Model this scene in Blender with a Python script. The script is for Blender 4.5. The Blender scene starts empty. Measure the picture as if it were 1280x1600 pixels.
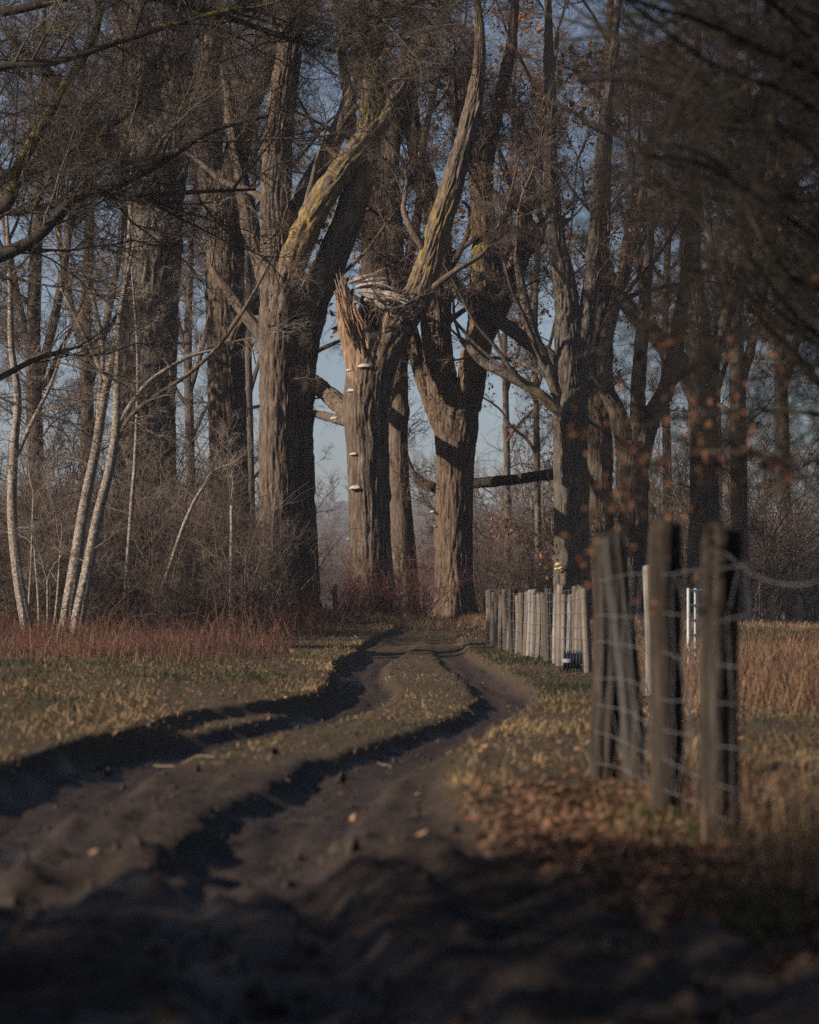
import bpy, math
import numpy as np
from mathutils import Vector, Matrix

# ------------------------------------------------------------------ camera, sky, sun, exposure
scene = bpy.context.scene
C = scene.collection
F, HC, YH = 3778.0, 0.91, 945.0            # lens in photo pixels, eye height, horizon row

cam_d = bpy.data.cameras.new('camera')
cam = bpy.data.objects.new('camera', cam_d)
C.objects.link(cam)
cam.location = (0, 0, HC)
cam.rotation_euler = (math.radians(90), 0, 0)
cam_d.sensor_fit = 'VERTICAL'
cam_d.sensor_height = 36.0
cam_d.sensor_width = 28.8
cam_d.lens = 85.0
cam_d.shift_y = 145.0 / 1600.0
cam_d.clip_start = 0.05
cam_d.clip_end = 5000
cam_d.dof.use_dof = True
cam_d.dof.focus_distance = 58.0
cam_d.dof.aperture_fstop = 2.5
scene.camera = cam

SUN_AZ = 66.0      # degrees from straight behind the camera, towards the left
SUN_EL = 24.0
az, el = math.radians(SUN_AZ), math.radians(SUN_EL)
to_sun = Vector((-math.sin(az) * math.cos(el), -math.cos(az) * math.cos(el), math.sin(el)))

world = bpy.data.worlds.new('World')
scene.world = world
world.use_nodes = True
wn = world.node_tree
wn.nodes.clear()
sky = wn.nodes.new('ShaderNodeTexSky')
sky.sky_type = 'NISHITA'
sky.sun_disc = False
sky.sun_elevation = el
sky.sun_rotation = math.atan2(to_sun.x, to_sun.y)
sky.air_density = 1.0
sky.dust_density = 1.6
sky.ozone_density = 3.5
bg = wn.nodes.new('ShaderNodeBackground')
bg.inputs['Strength'].default_value = 0.05
wo = wn.nodes.new('ShaderNodeOutputWorld')
wn.links.new(sky.outputs[0], bg.inputs[0])
wn.links.new(bg.outputs[0], wo.inputs[0])

sun_d = bpy.data.lights.new('sun', 'SUN')
sun_d.energy = 5.0
sun_d.angle = math.radians(0.5)
sun_d.color = (1.0, 0.87, 0.72)
sun = bpy.data.objects.new('sun', sun_d)
C.objects.link(sun)
sun.rotation_euler = to_sun.to_track_quat('Z', 'Y').to_euler()
sun.location = (-40, -20, 40)

vs = scene.view_settings
vs.view_transform = 'Standard'
vs.look = 'None'
vs.exposure = 0.88
vs.gamma = 1.0
vs.use_curve_mapping = False
scene.render.engine = 'CYCLES'
cy = scene.cycles
cy.use_denoising = False
cy.use_adaptive_sampling = False
cy.sample_clamp_direct = 4.0
cy.sample_clamp_indirect = 2.0
scene.render.filter_size = 1.2
cy.max_bounces = 5
cy.diffuse_bounces = 3
cy.glossy_bounces = 2
cy.transmission_bounces = 2
cy.volume_bounces = 0
cy.transparent_max_bounces = 8
cy.caustics_reflective = False
cy.caustics_refractive = False

rng = np.random.default_rng(11)

# ------------------------------------------------------------------ small helpers
def P(x, y, d):
    return np.array([(x - 640.0) / F * d, d, HC + (YH - y) / F * d])

def sstep(a, b, x):
    t = np.clip((x - a) / (b - a), 0, 1)
    return t * t * (3 - 2 * t)

def _hash(ix, iy, s):
    h = (ix * 374761393 + iy * 668265263 + s * 1442695041) & 0xffffffff
    h = ((h ^ (h >> 13)) * 1274126177) & 0xffffffff
    return ((h ^ (h >> 16)) & 0xffff) / 65535.0

def vn(x, y, s=0, per=None):
    x = np.asarray(x, float); y = np.asarray(y, float)
    x0 = np.floor(x); y0 = np.floor(y)
    fx = x - x0; fy = y - y0
    fx = fx * fx * (3 - 2 * fx); fy = fy * fy * (3 - 2 * fy)
    ix = x0.astype(np.int64); iy = y0.astype(np.int64)
    ix1 = ix + 1
    if per:
        ix = ix % per; ix1 = ix1 % per
    a = _hash(ix, iy, s); b = _hash(ix1, iy, s)
    c = _hash(ix, iy + 1, s); d = _hash(ix1, iy + 1, s)
    return (a * (1 - fx) + b * fx) * (1 - fy) + (c * (1 - fx) + d * fx) * fy

def fbm(x, y, o=4, s=0):
    t = 0; amp = 1; n = 0
    for k in range(o):
        t = t + amp * (vn(x, y, s + k * 17) - .5); n += amp
        x = x * 2.03 + 5.1; y = y * 2.03 + 3.7; amp *= .5
    return t / n * 2

def mesh_np(name, V, Q=None, T=None, smooth=True, attrs=None):
    me = bpy.data.meshes.new(name)
    V = np.ascontiguousarray(V, dtype=np.float32).reshape(-1, 3)
    me.vertices.add(len(V)); me.vertices.foreach_set('co', V.ravel())
    nq = 0 if Q is None else len(Q); nt = 0 if T is None else len(T)
    idx = []
    if nq: idx.append(np.asarray(Q, np.int32).ravel())
    if nt: idx.append(np.asarray(T, np.int32).ravel())
    idx = np.concatenate(idx)
    me.loops.add(len(idx)); me.loops.foreach_set('vertex_index', idx)
    me.polygons.add(nq + nt)
    st = np.concatenate([np.arange(nq) * 4, nq * 4 + np.arange(nt) * 3]).astype(np.int32)
    me.polygons.foreach_set('loop_start', st)
    me.update(calc_edges=True)
    me.polygons.foreach_set('use_smooth', np.full(nq + nt, smooth))
    if attrs:
        for k, a in attrs.items():
            at = me.attributes.new(k, 'FLOAT', 'POINT')
            at.data.foreach_set('value', np.ascontiguousarray(a, np.float32).ravel())
    me.validate()
    return me

def link(name, me, mat=None, parent=None, loc=(0, 0, 0)):
    o = bpy.data.objects.new(name, me)
    C.objects.link(o)
    if mat is not None and me is not None and not me.materials:
        me.materials.append(mat)
    o.location = loc
    if parent is not None:
        o.parent = parent
    return o

def tag(o, label=None, cat=None, group=None, kind=None):
    if label: o['label'] = label
    if cat: o['category'] = cat
    if group: o['group'] = group
    if kind: o['kind'] = kind
    return o

def thing(name, label, cat, loc, group=None):
    o = bpy.data.objects.new(name, None)
    o.empty_display_size = 0.2
    C.objects.link(o)
    o.location = loc
    return tag(o, label, cat, group)

def catmull(pts, n):
    pts = np.asarray(pts, float)
    p = np.vstack([2 * pts[0] - pts[1], pts, 2 * pts[-1] - pts[-2]])
    k = len(pts) - 1
    t = np.linspace(0, k, n); i = np.minimum(t.astype(int), k - 1); f = (t - i)[:, None]
    a, b, c, d = p[i], p[i + 1], p[i + 2], p[i + 3]
    return .5 * (2 * b + (c - a) * f + (2 * a - 5 * b + 4 * c - d) * f ** 2 + (3 * b - a - 3 * c + d) * f ** 3)

# ------------------------------------------------------------------ materials
class NT:
    def __init__(s, name):
        s.m = bpy.data.materials.new(name); s.m.use_nodes = True
        s.t = s.m.node_tree; s.t.nodes.clear()
        s.out = s.n('ShaderNodeOutputMaterial'); s.b = s.n('ShaderNodeBsdfPrincipled')
        s.l(s.b.outputs[0], s.out.inputs[0])
    def n(s, t, **k):
        o = s.t.nodes.new(t)
        for a, v in k.items(): setattr(o, a, v)
        return o
    def l(s, a, b): s.t.links.new(a, b)
    def coords(s, scale=(1, 1, 1), kind='Object'):
        tc = s.n('ShaderNodeTexCoord'); mp = s.n('ShaderNodeMapping')
        mp.inputs['Scale'].default_value = scale
        s.l(tc.outputs[kind], mp.inputs[0]); return mp.outputs[0]
    def noise(s, vec, scale, detail=4, rough=.6):
        n = s.n('ShaderNodeTexNoise'); n.inputs['Scale'].default_value = scale
        n.inputs['Detail'].default_value = detail; n.inputs['Roughness'].default_value = rough
        if vec is not None: s.l(vec, n.inputs['Vector'])
        return n.outputs[0]
    def ramp(s, fac, stops):
        r = s.n('ShaderNodeValToRGB'); e = r.color_ramp.elements
        while len(e) < len(stops): e.new(.5)
        for q, (p, c) in zip(e, stops):
            q.position = p; q.color = (*c, 1) if len(c) == 3 else c
        s.l(fac, r.inputs[0]); return r.outputs[0]
    def mix(s, fac, a, b):
        m = s.n('ShaderNodeMix', data_type='RGBA')
        for sock, v in ((m.inputs[0], fac), (m.inputs[6], a), (m.inputs[7], b)):
            if hasattr(v, 'type') and hasattr(v, 'links'): s.l(v, sock)
            elif isinstance(v, (int, float)): sock.default_value = v
            else: sock.default_value = (*v, 1)
        return m.outputs[2]
    def math(s, op, a, b=0.0):
        m = s.n('ShaderNodeMath', operation=op)
        for sock, v in ((m.inputs[0], a), (m.inputs[1], b)):
            if hasattr(v, 'links'): s.l(v, sock)
            else: sock.default_value = v
        return m.outputs[0]
    def attr(s, name):
        a = s.n('ShaderNodeAttribute'); a.attribute_name = name; return a.outputs['Fac']
    def bump(s, h, strength=.5, dist=.02):
        b = s.n('ShaderNodeBump'); b.inputs['Strength'].default_value = strength
        b.inputs['Distance'].default_value = dist
        s.l(h, b.inputs['Height']); s.l(b.outputs[0], s.b.inputs['Normal'])
    def fin(s, col, rough=.9, spec=.2):
        if hasattr(col, 'links'): s.l(col, s.b.inputs['Base Color'])
        else: s.b.inputs['Base Color'].default_value = (*col, 1)
        if hasattr(rough, 'links'): s.l(rough, s.b.inputs['Roughness'])
        else: s.b.inputs['Roughness'].default_value = rough
        s.b.inputs['Specular IOR Level'].default_value = spec
        return s.m

def bark_mat(name, c1, c2, c3, lichen=(.27, .195, .045), zs=.18):
    m = NT(name)
    v = m.coords((1, 1, zs))
    n1 = m.noise(v, 14, 6, .7); n2 = m.noise(m.coords((1, 1, .6)), 1.3, 4, .6)
    col = m.ramp(n1, [(.34, c1), (.5, c2), (.66, c3)])
    col = m.mix(m.math('MULTIPLY', n2, .5), col, (c1[0] * .95, c1[1] * 1.0, c1[2] * .95))
    n3 = m.noise(m.coords((1, 1, .5)), 5, 5, .7)
    f = m.math('MULTIPLY', m.attr('lichen'), m.math('MULTIPLY', m.math('SUBTRACT', n3, .43), 5.0))
    f = m.math('MINIMUM', m.math('MAXIMUM', f, 0.0), .85)
    col = m.mix(f, col, lichen)
    m.bump(m.noise(m.coords((1, 1, .3)), 22, 5, .7), .9, .04)
    return m.fin(col, .95, .1)

M = {}
M['bark'] = bark_mat('poplar_bark', (.042, .031, .024), (.108, .080, .061), (.205, .155, .118))
M['bark_grey'] = bark_mat('grey_bark', (.044, .036, .030), (.10, .082, .068), (.175, .147, .122))
M['bark_warm'] = bark_mat('warm_bark', (.045, .030, .021), (.115, .080, .056), (.21, .152, .108))
M['bark_far'] = bark_mat('far_bark', (.05, .038, .030), (.10, .078, .062), (.165, .13, .105))
M['pale_bark'] = bark_mat('pale_bark', (.05, .040, .033), (.23, .19, .16), (.42, .365, .315), (.25, .22, .05), zs=1.9)
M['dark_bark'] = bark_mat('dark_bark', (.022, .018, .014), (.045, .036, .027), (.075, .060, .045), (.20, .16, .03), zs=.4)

def plain(name, cols, scale=6, zs=1, rough=.9, bump=.3, spec=.2):
    m = NT(name); v = m.coords((1, 1, zs))
    n = m.noise(v, scale, 5, .65)
    k = len(cols)
    col = m.ramp(n, [(.3 + .4 * i / max(1, k - 1), c) for i, c in enumerate(cols)])
    if bump: m.bump(m.noise(v, scale * 4, 4, .7), bump, .01)
    return m.fin(col, rough, spec)

M['twig'] = plain('twig_bark', [(.060, .043, .033), (.15, .108, .082)], 3, 1, .9, 0)
M['twig_pale'] = plain('pale_twig_bark', [(.12, .095, .075), (.26, .21, .17)], 3, 1, .9, 0)
M['twig_shaded'] = plain('shaded_twig_bark', [(.010, .008, .007), (.026, .021, .017)], 3, 1, .9, 0)  # near-black: shade on the right-hand tree is put into the twig colour
M['twig_lichen'] = plain('lichen_twig_bark', [(.024, .019, .016), (.050, .039, .030), (.085, .066, .036)], 2.2, 1, .9, 0)
M['torn'] = plain('torn_heartwood', [(.07, .042, .026), (.17, .105, .062), (.29, .20, .13)], 18, .08, .85, .5)
M['splinter'] = plain('weathered_splinter', [(.10, .08, .065), (.24, .20, .17), (.38, .33, .285)], 14, 1, .8, .4)
M['hollow'] = plain('hollow_wood', [(.02, .015, .01), (.05, .035, .025)], 10, .3, 1, .4)
M['fungus'] = plain('bracket_fungus', [(.18, .15, .125), (.46, .43, .39)], 9, 3, .8, .2)
M['fungus_ochre'] = plain('ochre_fungus', [(.45, .30, .12), (.65, .48, .22)], 14, 1, .8, .2)
M['leaf'] = plain('dry_leaf', [(.09, .036, .018), (.17, .075, .038), (.26, .14, .075)], 9, 1, .8, 0)
M['wire'] = plain('galvanised_wire', [(.09, .09, .092), (.16, .16, .165)], 20, 1, .6, 0, .4)
M['gate'] = plain('galvanised_tube', [(.30, .30, .29), (.42, .42, .41)], 12, 1, .4, .05, .5)
M['pipe'] = plain('black_plastic', [(.010, .012, .018), (.022, .026, .036)], 12, 1, .45, .1, .4)
M['band'] = plain('pale_band', [(.14, .15, .17), (.20, .21, .23)], 20, 1, .6, 0)
M['clod'] = plain('mud_clod', [(.020, .014, .011), (.048, .034, .027)], 12, 1, .9, .5)
M['stick'] = plain('bare_stick', [(.10, .072, .046), (.20, .15, .10)], 20, .5, .85, .3)

def post_mat(name, a, b, c, cut=(.30, .22, .15)):
    m = NT(name)
    v = m.coords((1, 1, .06))
    n1 = m.noise(v, 40, 5, .75); n2 = m.noise(m.coords((1, 1, .35)), 7, 4, .6)
    col = m.ramp(n1, [(.3, a), (.5, b), (.72, c)])
    col = m.mix(m.math('MULTIPLY', n2, .55), col, a)
    m.bump(n1, .8, .012)
    return m.fin(col, .9, .15)
M['post_grey'] = post_mat('weathered_grey_post', (.06, .048, .040), (.145, .118, .098), (.26, .22, .19))
M['post_brown'] = post_mat('brown_post', (.045, .035, .027), (.10, .078, .060), (.18, .145, .115))
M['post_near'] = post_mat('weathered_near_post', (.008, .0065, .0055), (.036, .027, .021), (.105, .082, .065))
M['post_dark'] = post_mat('dark_post', (.02, .018, .017), (.045, .04, .037), (.075, .066, .06))
M['post_pale'] = post_mat('pale_post', (.09, .078, .068), (.19, .172, .152), (.33, .305, .275))

def blade_mat(name, stops):
    m = NT(name)
    col = m.ramp(m.attr('tint'), stops)
    m.fin(col, .75, .2)
    tr = m.n('ShaderNodeBsdfTranslucent'); mx = m.n('ShaderNodeMixShader')
    mx.inputs[0].default_value = .22
    m.l(col, tr.inputs[0]); m.l(m.b.outputs[0], mx.inputs[1]); m.l(tr.outputs[0], mx.inputs[2])
    m.l(mx.outputs[0], m.out.inputs[0])
    return m.m
M['grass'] = blade_mat('grass_blade', [(0, (.018, .030, .010)), (.30, (.040, .045, .017)), (.6, (.108, .074, .038)), (1, (.27, .185, .098))])
M['weed'] = blade_mat('dry_weed', [(0, (.032, .017, .014)), (.35, (.086, .037, .028)), (.65, (.138, .075, .044)), (1, (.20, .132, .074))])
M['litter'] = blade_mat('leaf_litter', [(0, (.06, .032, .022)), (.5, (.17, .085, .05)), (1, (.36, .22, .13))])

# ground: mud where the tyres run, turf and straw elsewhere
g = NT('ground')
gv = g.coords((1, 1, 1))
n_f = g.noise(gv, 22, 7, .7); n_m = g.noise(gv, 2.4, 5, .6); n_b = g.noise(gv, .45, 4, .5)
mud = g.ramp(n_f, [(.3, (.014, .0095, .0075)), (.55, (.038, .0255, .0195)), (.78, (.078, .054, .042))])
mud = g.mix(g.math('MULTIPLY', n_m, .5), mud, (.024, .017, .0135))
turf = g.ramp(n_f, [(.3, (.026, .021, .012)), (.5, (.060, .044, .024)), (.72, (.12, .085, .048))])
turf = g.mix(n_m, turf, (.055, .036, .022))
gcol = g.mix(g.attr('mud'), turf, mud)
litc = g.ramp(n_f, [(.3, (.04, .024, .017)), (.6, (.11, .065, .042)), (.8, (.18, .11, .075))])
gcol = g.mix(g.attr('litter'), gcol, litc)
rough = g.math('SUBTRACT', .95, g.math('MULTIPLY', g.attr('wet'), .65))
hh = g.math('ADD', n_f, g.math('MULTIPLY', g.noise(gv, 70, 4, .7), .5))
g.bump(hh, .9, .03)
M['ground'] = g.fin(gcol, rough, .18)

# ------------------------------------------------------------------ the ground
def curve(pts):
    a = np.array(pts, float); a = a[np.argsort(a[:, 1])]
    d = np.linspace(a[0, 1], a[-1, 1], 400)
    # smooth interpolation
    x = np.interp(d, a[:, 1], a[:, 0])
    k = np.ones(9) / 9.
    xs = np.convolve(np.pad(x, 4, mode='edge'), k, 'valid')
    return lambda y: np.interp(y, d, xs)

rut_l = curve([(.25, 60), (.05, 51.3), (-.71, 41.4), (-.69, 32.7), (-.50, 27.5), (-.52, 22.9), (-.87, 19.4), (-1.41, 17.2),
               (-1.74, 14.6), (-1.85, 12.3), (-1.85, 10), (-1.7, 7), (-1.55, 3), (-1.5, 0)])
rut_r = curve([(1.1, 60), (.72, 51.3), (.86, 40.4), (1.03, 29.9), (1.04, 24.5), (.84, 20.8), (.36, 18.1), (-.08, 15.6),
               (-.39, 13.5), (-.58, 11.3), (-.58, 8.9), (-.36, 6.8), (-.10, 5.25), (.15, 3), (.2, 0)])
edge_l = curve([(-.6, 60), (-.35, 53), (-1.05, 45.8), (-1.22, 37), (-.95, 28.6), (-.92, 24), (-1.18, 21.5), (-1.75, 19.4),
                (-1.98, 16.8), (-2.12, 14.6), (-2.38, 12), (-2.45, 8), (-2.3, 3), (-2.3, 0)])
edge_r = curve([(1.5, 60), (1.05, 51), (1.22, 40), (1.33, 30), (1.34, 24.5), (1.20, 21.5), (.76, 17.6), (.38, 14.6), (.28, 12.3),
                (.32, 10), (.36, 8.9), (.70, 7.2), (1.0, 6), (1.4, 4), (1.6, 0)])

def masks(x, y):
    wob = .10 * fbm(x * 1.3, y * .55, 3, 3) + .05 * fbm(x * 5, y * 2, 2, 9)
    inside = sstep(0, .10, x - edge_l(y) + wob) * sstep(0, .16, edge_r(y) - x + wob)
    dl = np.abs(x - rut_l(y) + wob * .5); dr = np.abs(x - rut_r(y) + wob * .5)
    w = .36
    rl = 1 - sstep(w * .62, w * 1.15, dl); rr = 1 - sstep(w * .62, w * 1.15, dr)
    strip = sstep(13.2, 17.0, y + 2.0 * fbm(x * 2, y * .5, 2, 21))       # grassy middle only further on
    fade = 1 - sstep(41, 49, y + 1.5 * fbm(x * 1.5, y * .4, 2, 33))
    mudm = inside * np.maximum(np.maximum(rl, rr), 1 - strip) * np.where(y > 30, .12 + .88 * fade, 1)
    return inside, rl, rr, strip, mudm, fade

def height(x, y):
    x = np.asarray(x, float); y = np.asarray(y, float)
    inside, rl, rr, strip, mudm, fade = masks(x, y)
    lim = np.exp(-np.maximum(x - 6, 0) / 6)
    h = .43 * sstep(41, 58, y) * (.35 + .65 * lim)
    h = h + .06 * fbm(x * .35, y * .2, 3, 40)
    near = 1 - sstep(60, 90, y)
    left = (1 - sstep(0, .18, x - edge_l(y) + .08 * fbm(x * 1.3, y * .55, 3, 3)))
    h = h + near * left * (.075 + .07 * sstep(0, 2.5, edge_l(y) - x))
    right = (1 - sstep(0, .3, edge_r(y) - x + .08 * fbm(x * 1.3, y * .55, 3, 3)))
    h = h + near * right * (.045 - .05 * sstep(.2, .9, x - edge_r(y)) * (1 - sstep(12, 18, y)))
    h = h - .10 * (rl + rr) * inside * (.25 + .75 * fade) - .03 * inside * near
    rough = inside * (1 - strip * .8) * near
    h = h + rough * (.075 * fbm(x * 1.6, y * .7, 3, 50) + (.024 + .075 * (1 - sstep(8.5, 12.5, y))) * fbm(x * 4.2, y * 2.4, 4, 60) + .07 * (1 - sstep(8, 13, y)) * (np.abs(fbm(x * 1.9, y * 1.1, 3, 65)) - .2))
    h = h + near * .018 * fbm(x * 9, y * 7, 3, 70)
    al = mudm * near                                                   # drag lines and lug prints along the wheels
    dxr = x - rut_r(y); dxl = x - rut_l(y)
    h = h + al * .030 * fbm(np.minimum(np.abs(dxr), np.abs(dxl)) * 7 + 3, y * .45, 3, 55)
    h = h + al * (rr * np.sin(y * 21 + np.abs(dxr) * 16) + rl * np.sin(y * 21 + np.abs(dxl) * 16)) * .010 * vn(x * 1.5, y * .8, 57)
    # churned tyre ribs along the cut bank at right
    rib = inside * (1 - sstep(.0, .45, edge_r(y) - x)) * (1 - sstep(8.5, 10.5, y))
    h = h + rib * .02 * np.sin(y * 26 + 3 * fbm(x * 2, y * 2, 2, 81))
    return h

def grow_axis(lo, mid0, mid1, hi, step, ratio=1.12):
    a = list(np.arange(mid0, mid1, step)); s = step; v = a[-1]
    while v < hi: s *= ratio; v += s; a.append(v)
    s = step; v = a[0]; b = []
    while v > lo: s *= ratio; v -= s; b.append(v)
    return np.array(b[::-1] + a)
gx = grow_axis(-900, -2.8, 2.2, 900, .035, 1.14)
gy = [2.2]
while gy[-1] < 62: gy.append(gy[-1] + .02 + .0028 * gy[-1])
s_ = .17
while gy[-1] < 1500: s_ *= 1.10; gy.append(gy[-1] + s_)
gy = np.array([-400, -120, -40, -12, -4, -1, .6, 1.5] + gy)
XX, YY = np.meshgrid(gx, gy)
ZZ = height(XX, YY)
inside, rl, rr, strip, mudm, fade = masks(XX, YY)
wet = mudm * np.maximum(rl, rr) * .5 + mudm * sstep(.0, .5, fbm(XX * 1.1, YY * .9, 3, 91)) * .6
lit = .8 * sstep(.25, .6, 1 - np.abs(XX - 1.1 - .3 * fbm(YY * .5, XX, 2, 5)) / .9) * (1 - sstep(9.4, 11.5, YY)) * (1 - inside) * sstep(4, 6, YY)
ny, nx = XX.shape
ii = np.arange(ny * nx).reshape(ny, nx)
Q = np.stack([ii[:-1, :-1], ii[:-1, 1:], ii[1:, 1:], ii[1:, :-1]], -1).reshape(-1, 4)
me = mesh_np('ground', np.stack([XX, YY, ZZ], -1), Q, attrs={'mud': mudm, 'wet': np.clip(wet, 0, 1), 'litter': lit})
tag(link('ground', me, M['ground']), kind='structure')

# ------------------------------------------------------------------ tubes, twigs, sprays
def tube(pts, rad, sides, cell=None, amp=0, seed=0, cap=True, step=.08, lichen=None, jag=0.0, flare=0.0, fluting=0.0, knots=0):
    """swept tube through control points; bark plates are real relief"""
    pts = np.asarray(pts, float); rad = np.asarray(rad, float)
    L = np.linalg.norm(np.diff(pts, axis=0), axis=1).sum()
    n = max(6, int(L / step))
    c = catmull(np.column_stack([pts, rad, np.zeros(len(pts)) if lichen is None else lichen]), n)
    p, r, li = c[:, :3], np.maximum(c[:, 3], .004), np.clip(c[:, 4], 0, 1)
    t = np.gradient(p, axis=0); t /= np.linalg.norm(t, axis=1)[:, None] + 1e-9
    ref = np.array([0., -1., 0.]); ref = np.where(np.abs(t @ ref)[:, None] > .95, np.array([[1., 0, 0]]), ref[None])
    u = ref - (ref * t).sum(1)[:, None] * t; u /= np.linalg.norm(u, axis=1)[:, None]
    w = np.cross(t, u)
    th = np.linspace(0, 2 * np.pi, sides, endpoint=False)
    s = np.concatenate([[0], np.cumsum(np.linalg.norm(np.diff(p, axis=0), axis=1))])
    TH, S = np.meshgrid(th, s)
    R = np.repeat(r[:, None], sides, 1)
    R = R * (1 + .07 * (vn(TH / (2 * np.pi) * 5, S * .5, seed + 5, 5) - .5) * 2)
    if fluting:
        R = R * (1 + fluting * np.exp(-S / 1.4) * np.cos(TH * 6 + 2.0 * vn(S * 0, S * .6, seed)))
    if knots:
        rk = np.random.default_rng(seed + 77)
        for _ in range(knots):
            a0, s0, q0 = rk.uniform(0, 2 * np.pi), rk.uniform(.1, .95) * s[-1], rk.uniform(.06, .16)
            da = np.angle(np.exp(1j * (TH - a0))) * R
            g2 = np.exp(-(da ** 2 + ((S - s0) * .8) ** 2) / q0 ** 2)
            R = R + q0 * .55 * g2 - q0 * .5 * np.exp(-(da ** 2 + (S - s0) ** 2) / (q0 * .35) ** 2)
    if cell and amp:
        nc = max(5, int(round(2 * np.pi * np.max(r) / cell)))
        uu = TH / (2 * np.pi) * nc
        ww = (vn(uu * .5, S * 1.6, seed + 1, max(1, nc // 2)) - .5) * 2.2
        nz = vn(uu + ww, S * 1.7, seed, nc)
        f = np.minimum(np.abs(2 * nz - 1) * 2.0, 1) ** .7
        f2 = np.minimum(np.abs(2 * vn(uu * 2 + ww, S * 3.2, seed + 3, nc * 2) - 1) * 2.5, 1)
        f3 = vn(uu * 3, S * 9, seed + 4, nc * 3)
        R = R + amp * np.minimum(1, R / .25) * (f - .6 + .6 * (f2 - .6) + .45 * (f3 - .5))
    V = p[:, None, :] + R[..., None] * (np.cos(TH)[..., None] * u[:, None, :] + np.sin(TH)[..., None] * w[:, None, :])
    if jag:
        k = max(3, n // 5)
        ramp_ = np.linspace(0, 1, k)[:, None] ** 1.4
        jz = (vn(th[None] / (2 * np.pi) * 11, np.zeros((1, 1)), seed + 8, 11) * .7 + vn(th[None] / (2 * np.pi) * 27, np.zeros((1, 1)), seed + 9, 27) * .5 - .6)
        V[-k:] += (ramp_ * jz * jag)[..., None] * t[-k:, None, :]
    m, q = V.shape[:2]
    ii = np.arange(m * q).reshape(m, q)
    Q = np.stack([ii[:-1], np.roll(ii, -1, 1)[:-1], np.roll(ii, -1, 1)[1:], ii[1:]], -1).reshape(-1, 4)
    V = V.reshape(-1, 3); la = np.repeat(li, q); T = None
    if cap:
        ctr = len(V); dip = -t[-1] * (.35 * jag)
        V = np.vstack([V, p[-1] + dip]); la = np.append(la, li[-1])
        e = ii[-1]; T = np.stack([e, np.roll(e, -1), np.full(q, ctr)], -1)
    return V, Q, T, la

def lines_mesh(polys, S=3):
    """many thin tapered polylines [(pts N,K,3), (rad N,K)] -> V, Q"""
    Vs, Qs, off = [], [], 0
    th = np.linspace(0, 2 * np.pi, S, endpoint=False)
    for pts, rad in polys:
        N, K = pts.shape[:2]
        if N == 0: continue
        t = np.gradient(pts, axis=1); t /= np.linalg.norm(t, axis=2)[..., None] + 1e-9
        ref = np.zeros((N, 1, 3)); ref[..., 2] = 1
        d = pts[:, -1] - pts[:, 0]; d /= np.linalg.norm(d, axis=1)[:, None] + 1e-9
        ref[np.abs(d[:, 2]) > .8] = (1, 0, 0)
        u = np.cross(t, ref); u /= np.linalg.norm(u, axis=2)[..., None] + 1e-9
        w = np.cross(t, u)
        V = pts[:, :, None] + rad[:, :, None, None] * (np.cos(th)[:, None] * u[:, :, None] + np.sin(th)[:, None] * w[:, :, None])
        ii = np.arange(N * K * S).reshape(N, K, S) + off
        q = np.stack([ii[:, :-1], np.roll(ii, -1, 2)[:, :-1], np.roll(ii, -1, 2)[:, 1:], ii[:, 1:]], -1).reshape(-1, 4)
        Vs.append(V.reshape(-1, 3)); Qs.append(q); off += N * K * S
    return np.vstack(Vs), np.vstack(Qs)

def grow(par, prad, n, lrange, ang, K, r0, rg, up=0.0, wob=.25, tmin=.15, taper=.25):
    """n children per parent polyline"""
    N, KP = par.shape[:2]
    idx = np.repeat(np.arange(N), n); M_ = len(idx)
    t = rg.uniform(tmin, .98, M_) * (KP - 1); i = np.minimum(t.astype(int), KP - 2); f = (t - i)[:, None]
    a, b = par[idx, i], par[idx, i + 1]
    p0 = a * (1 - f) + b * f; tan = b - a; tan /= np.linalg.norm(tan, axis=1)[:, None] + 1e-9
    rnd = rg.normal(size=(M_, 3)); perp = rnd - (rnd * tan).sum(1)[:, None] * tan
    perp /= np.linalg.norm(perp, axis=1)[:, None] + 1e-9
    A = np.radians(rg.uniform(ang[0], ang[1], M_))[:, None]
    d = tan * np.cos(A) + perp * np.sin(A)
    plen = np.linalg.norm(par[idx, -1] - par[idx, 0], axis=1)
    ln = rg.uniform(lrange[0], lrange[1], M_) * (1.0 - .55 * t / (KP - 1))
    seg = (ln / (K - 1))[:, None]
    pts = np.empty((M_, K, 3)); pts[:, 0] = p0
    for k in range(1, K):
        d = d + rg.normal(size=(M_, 3)) * wob; d[:, 2] += up
        d /= np.linalg.norm(d, axis=1)[:, None]
        pts[:, k] = pts[:, k - 1] + d * seg
    pr = prad[idx, i] * .75
    rr = np.minimum(r0 * rg.uniform(.7, 1.2, M_), pr)
    rad = rr[:, None] * np.linspace(1, taper, K)[None]
    return pts, rad

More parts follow.
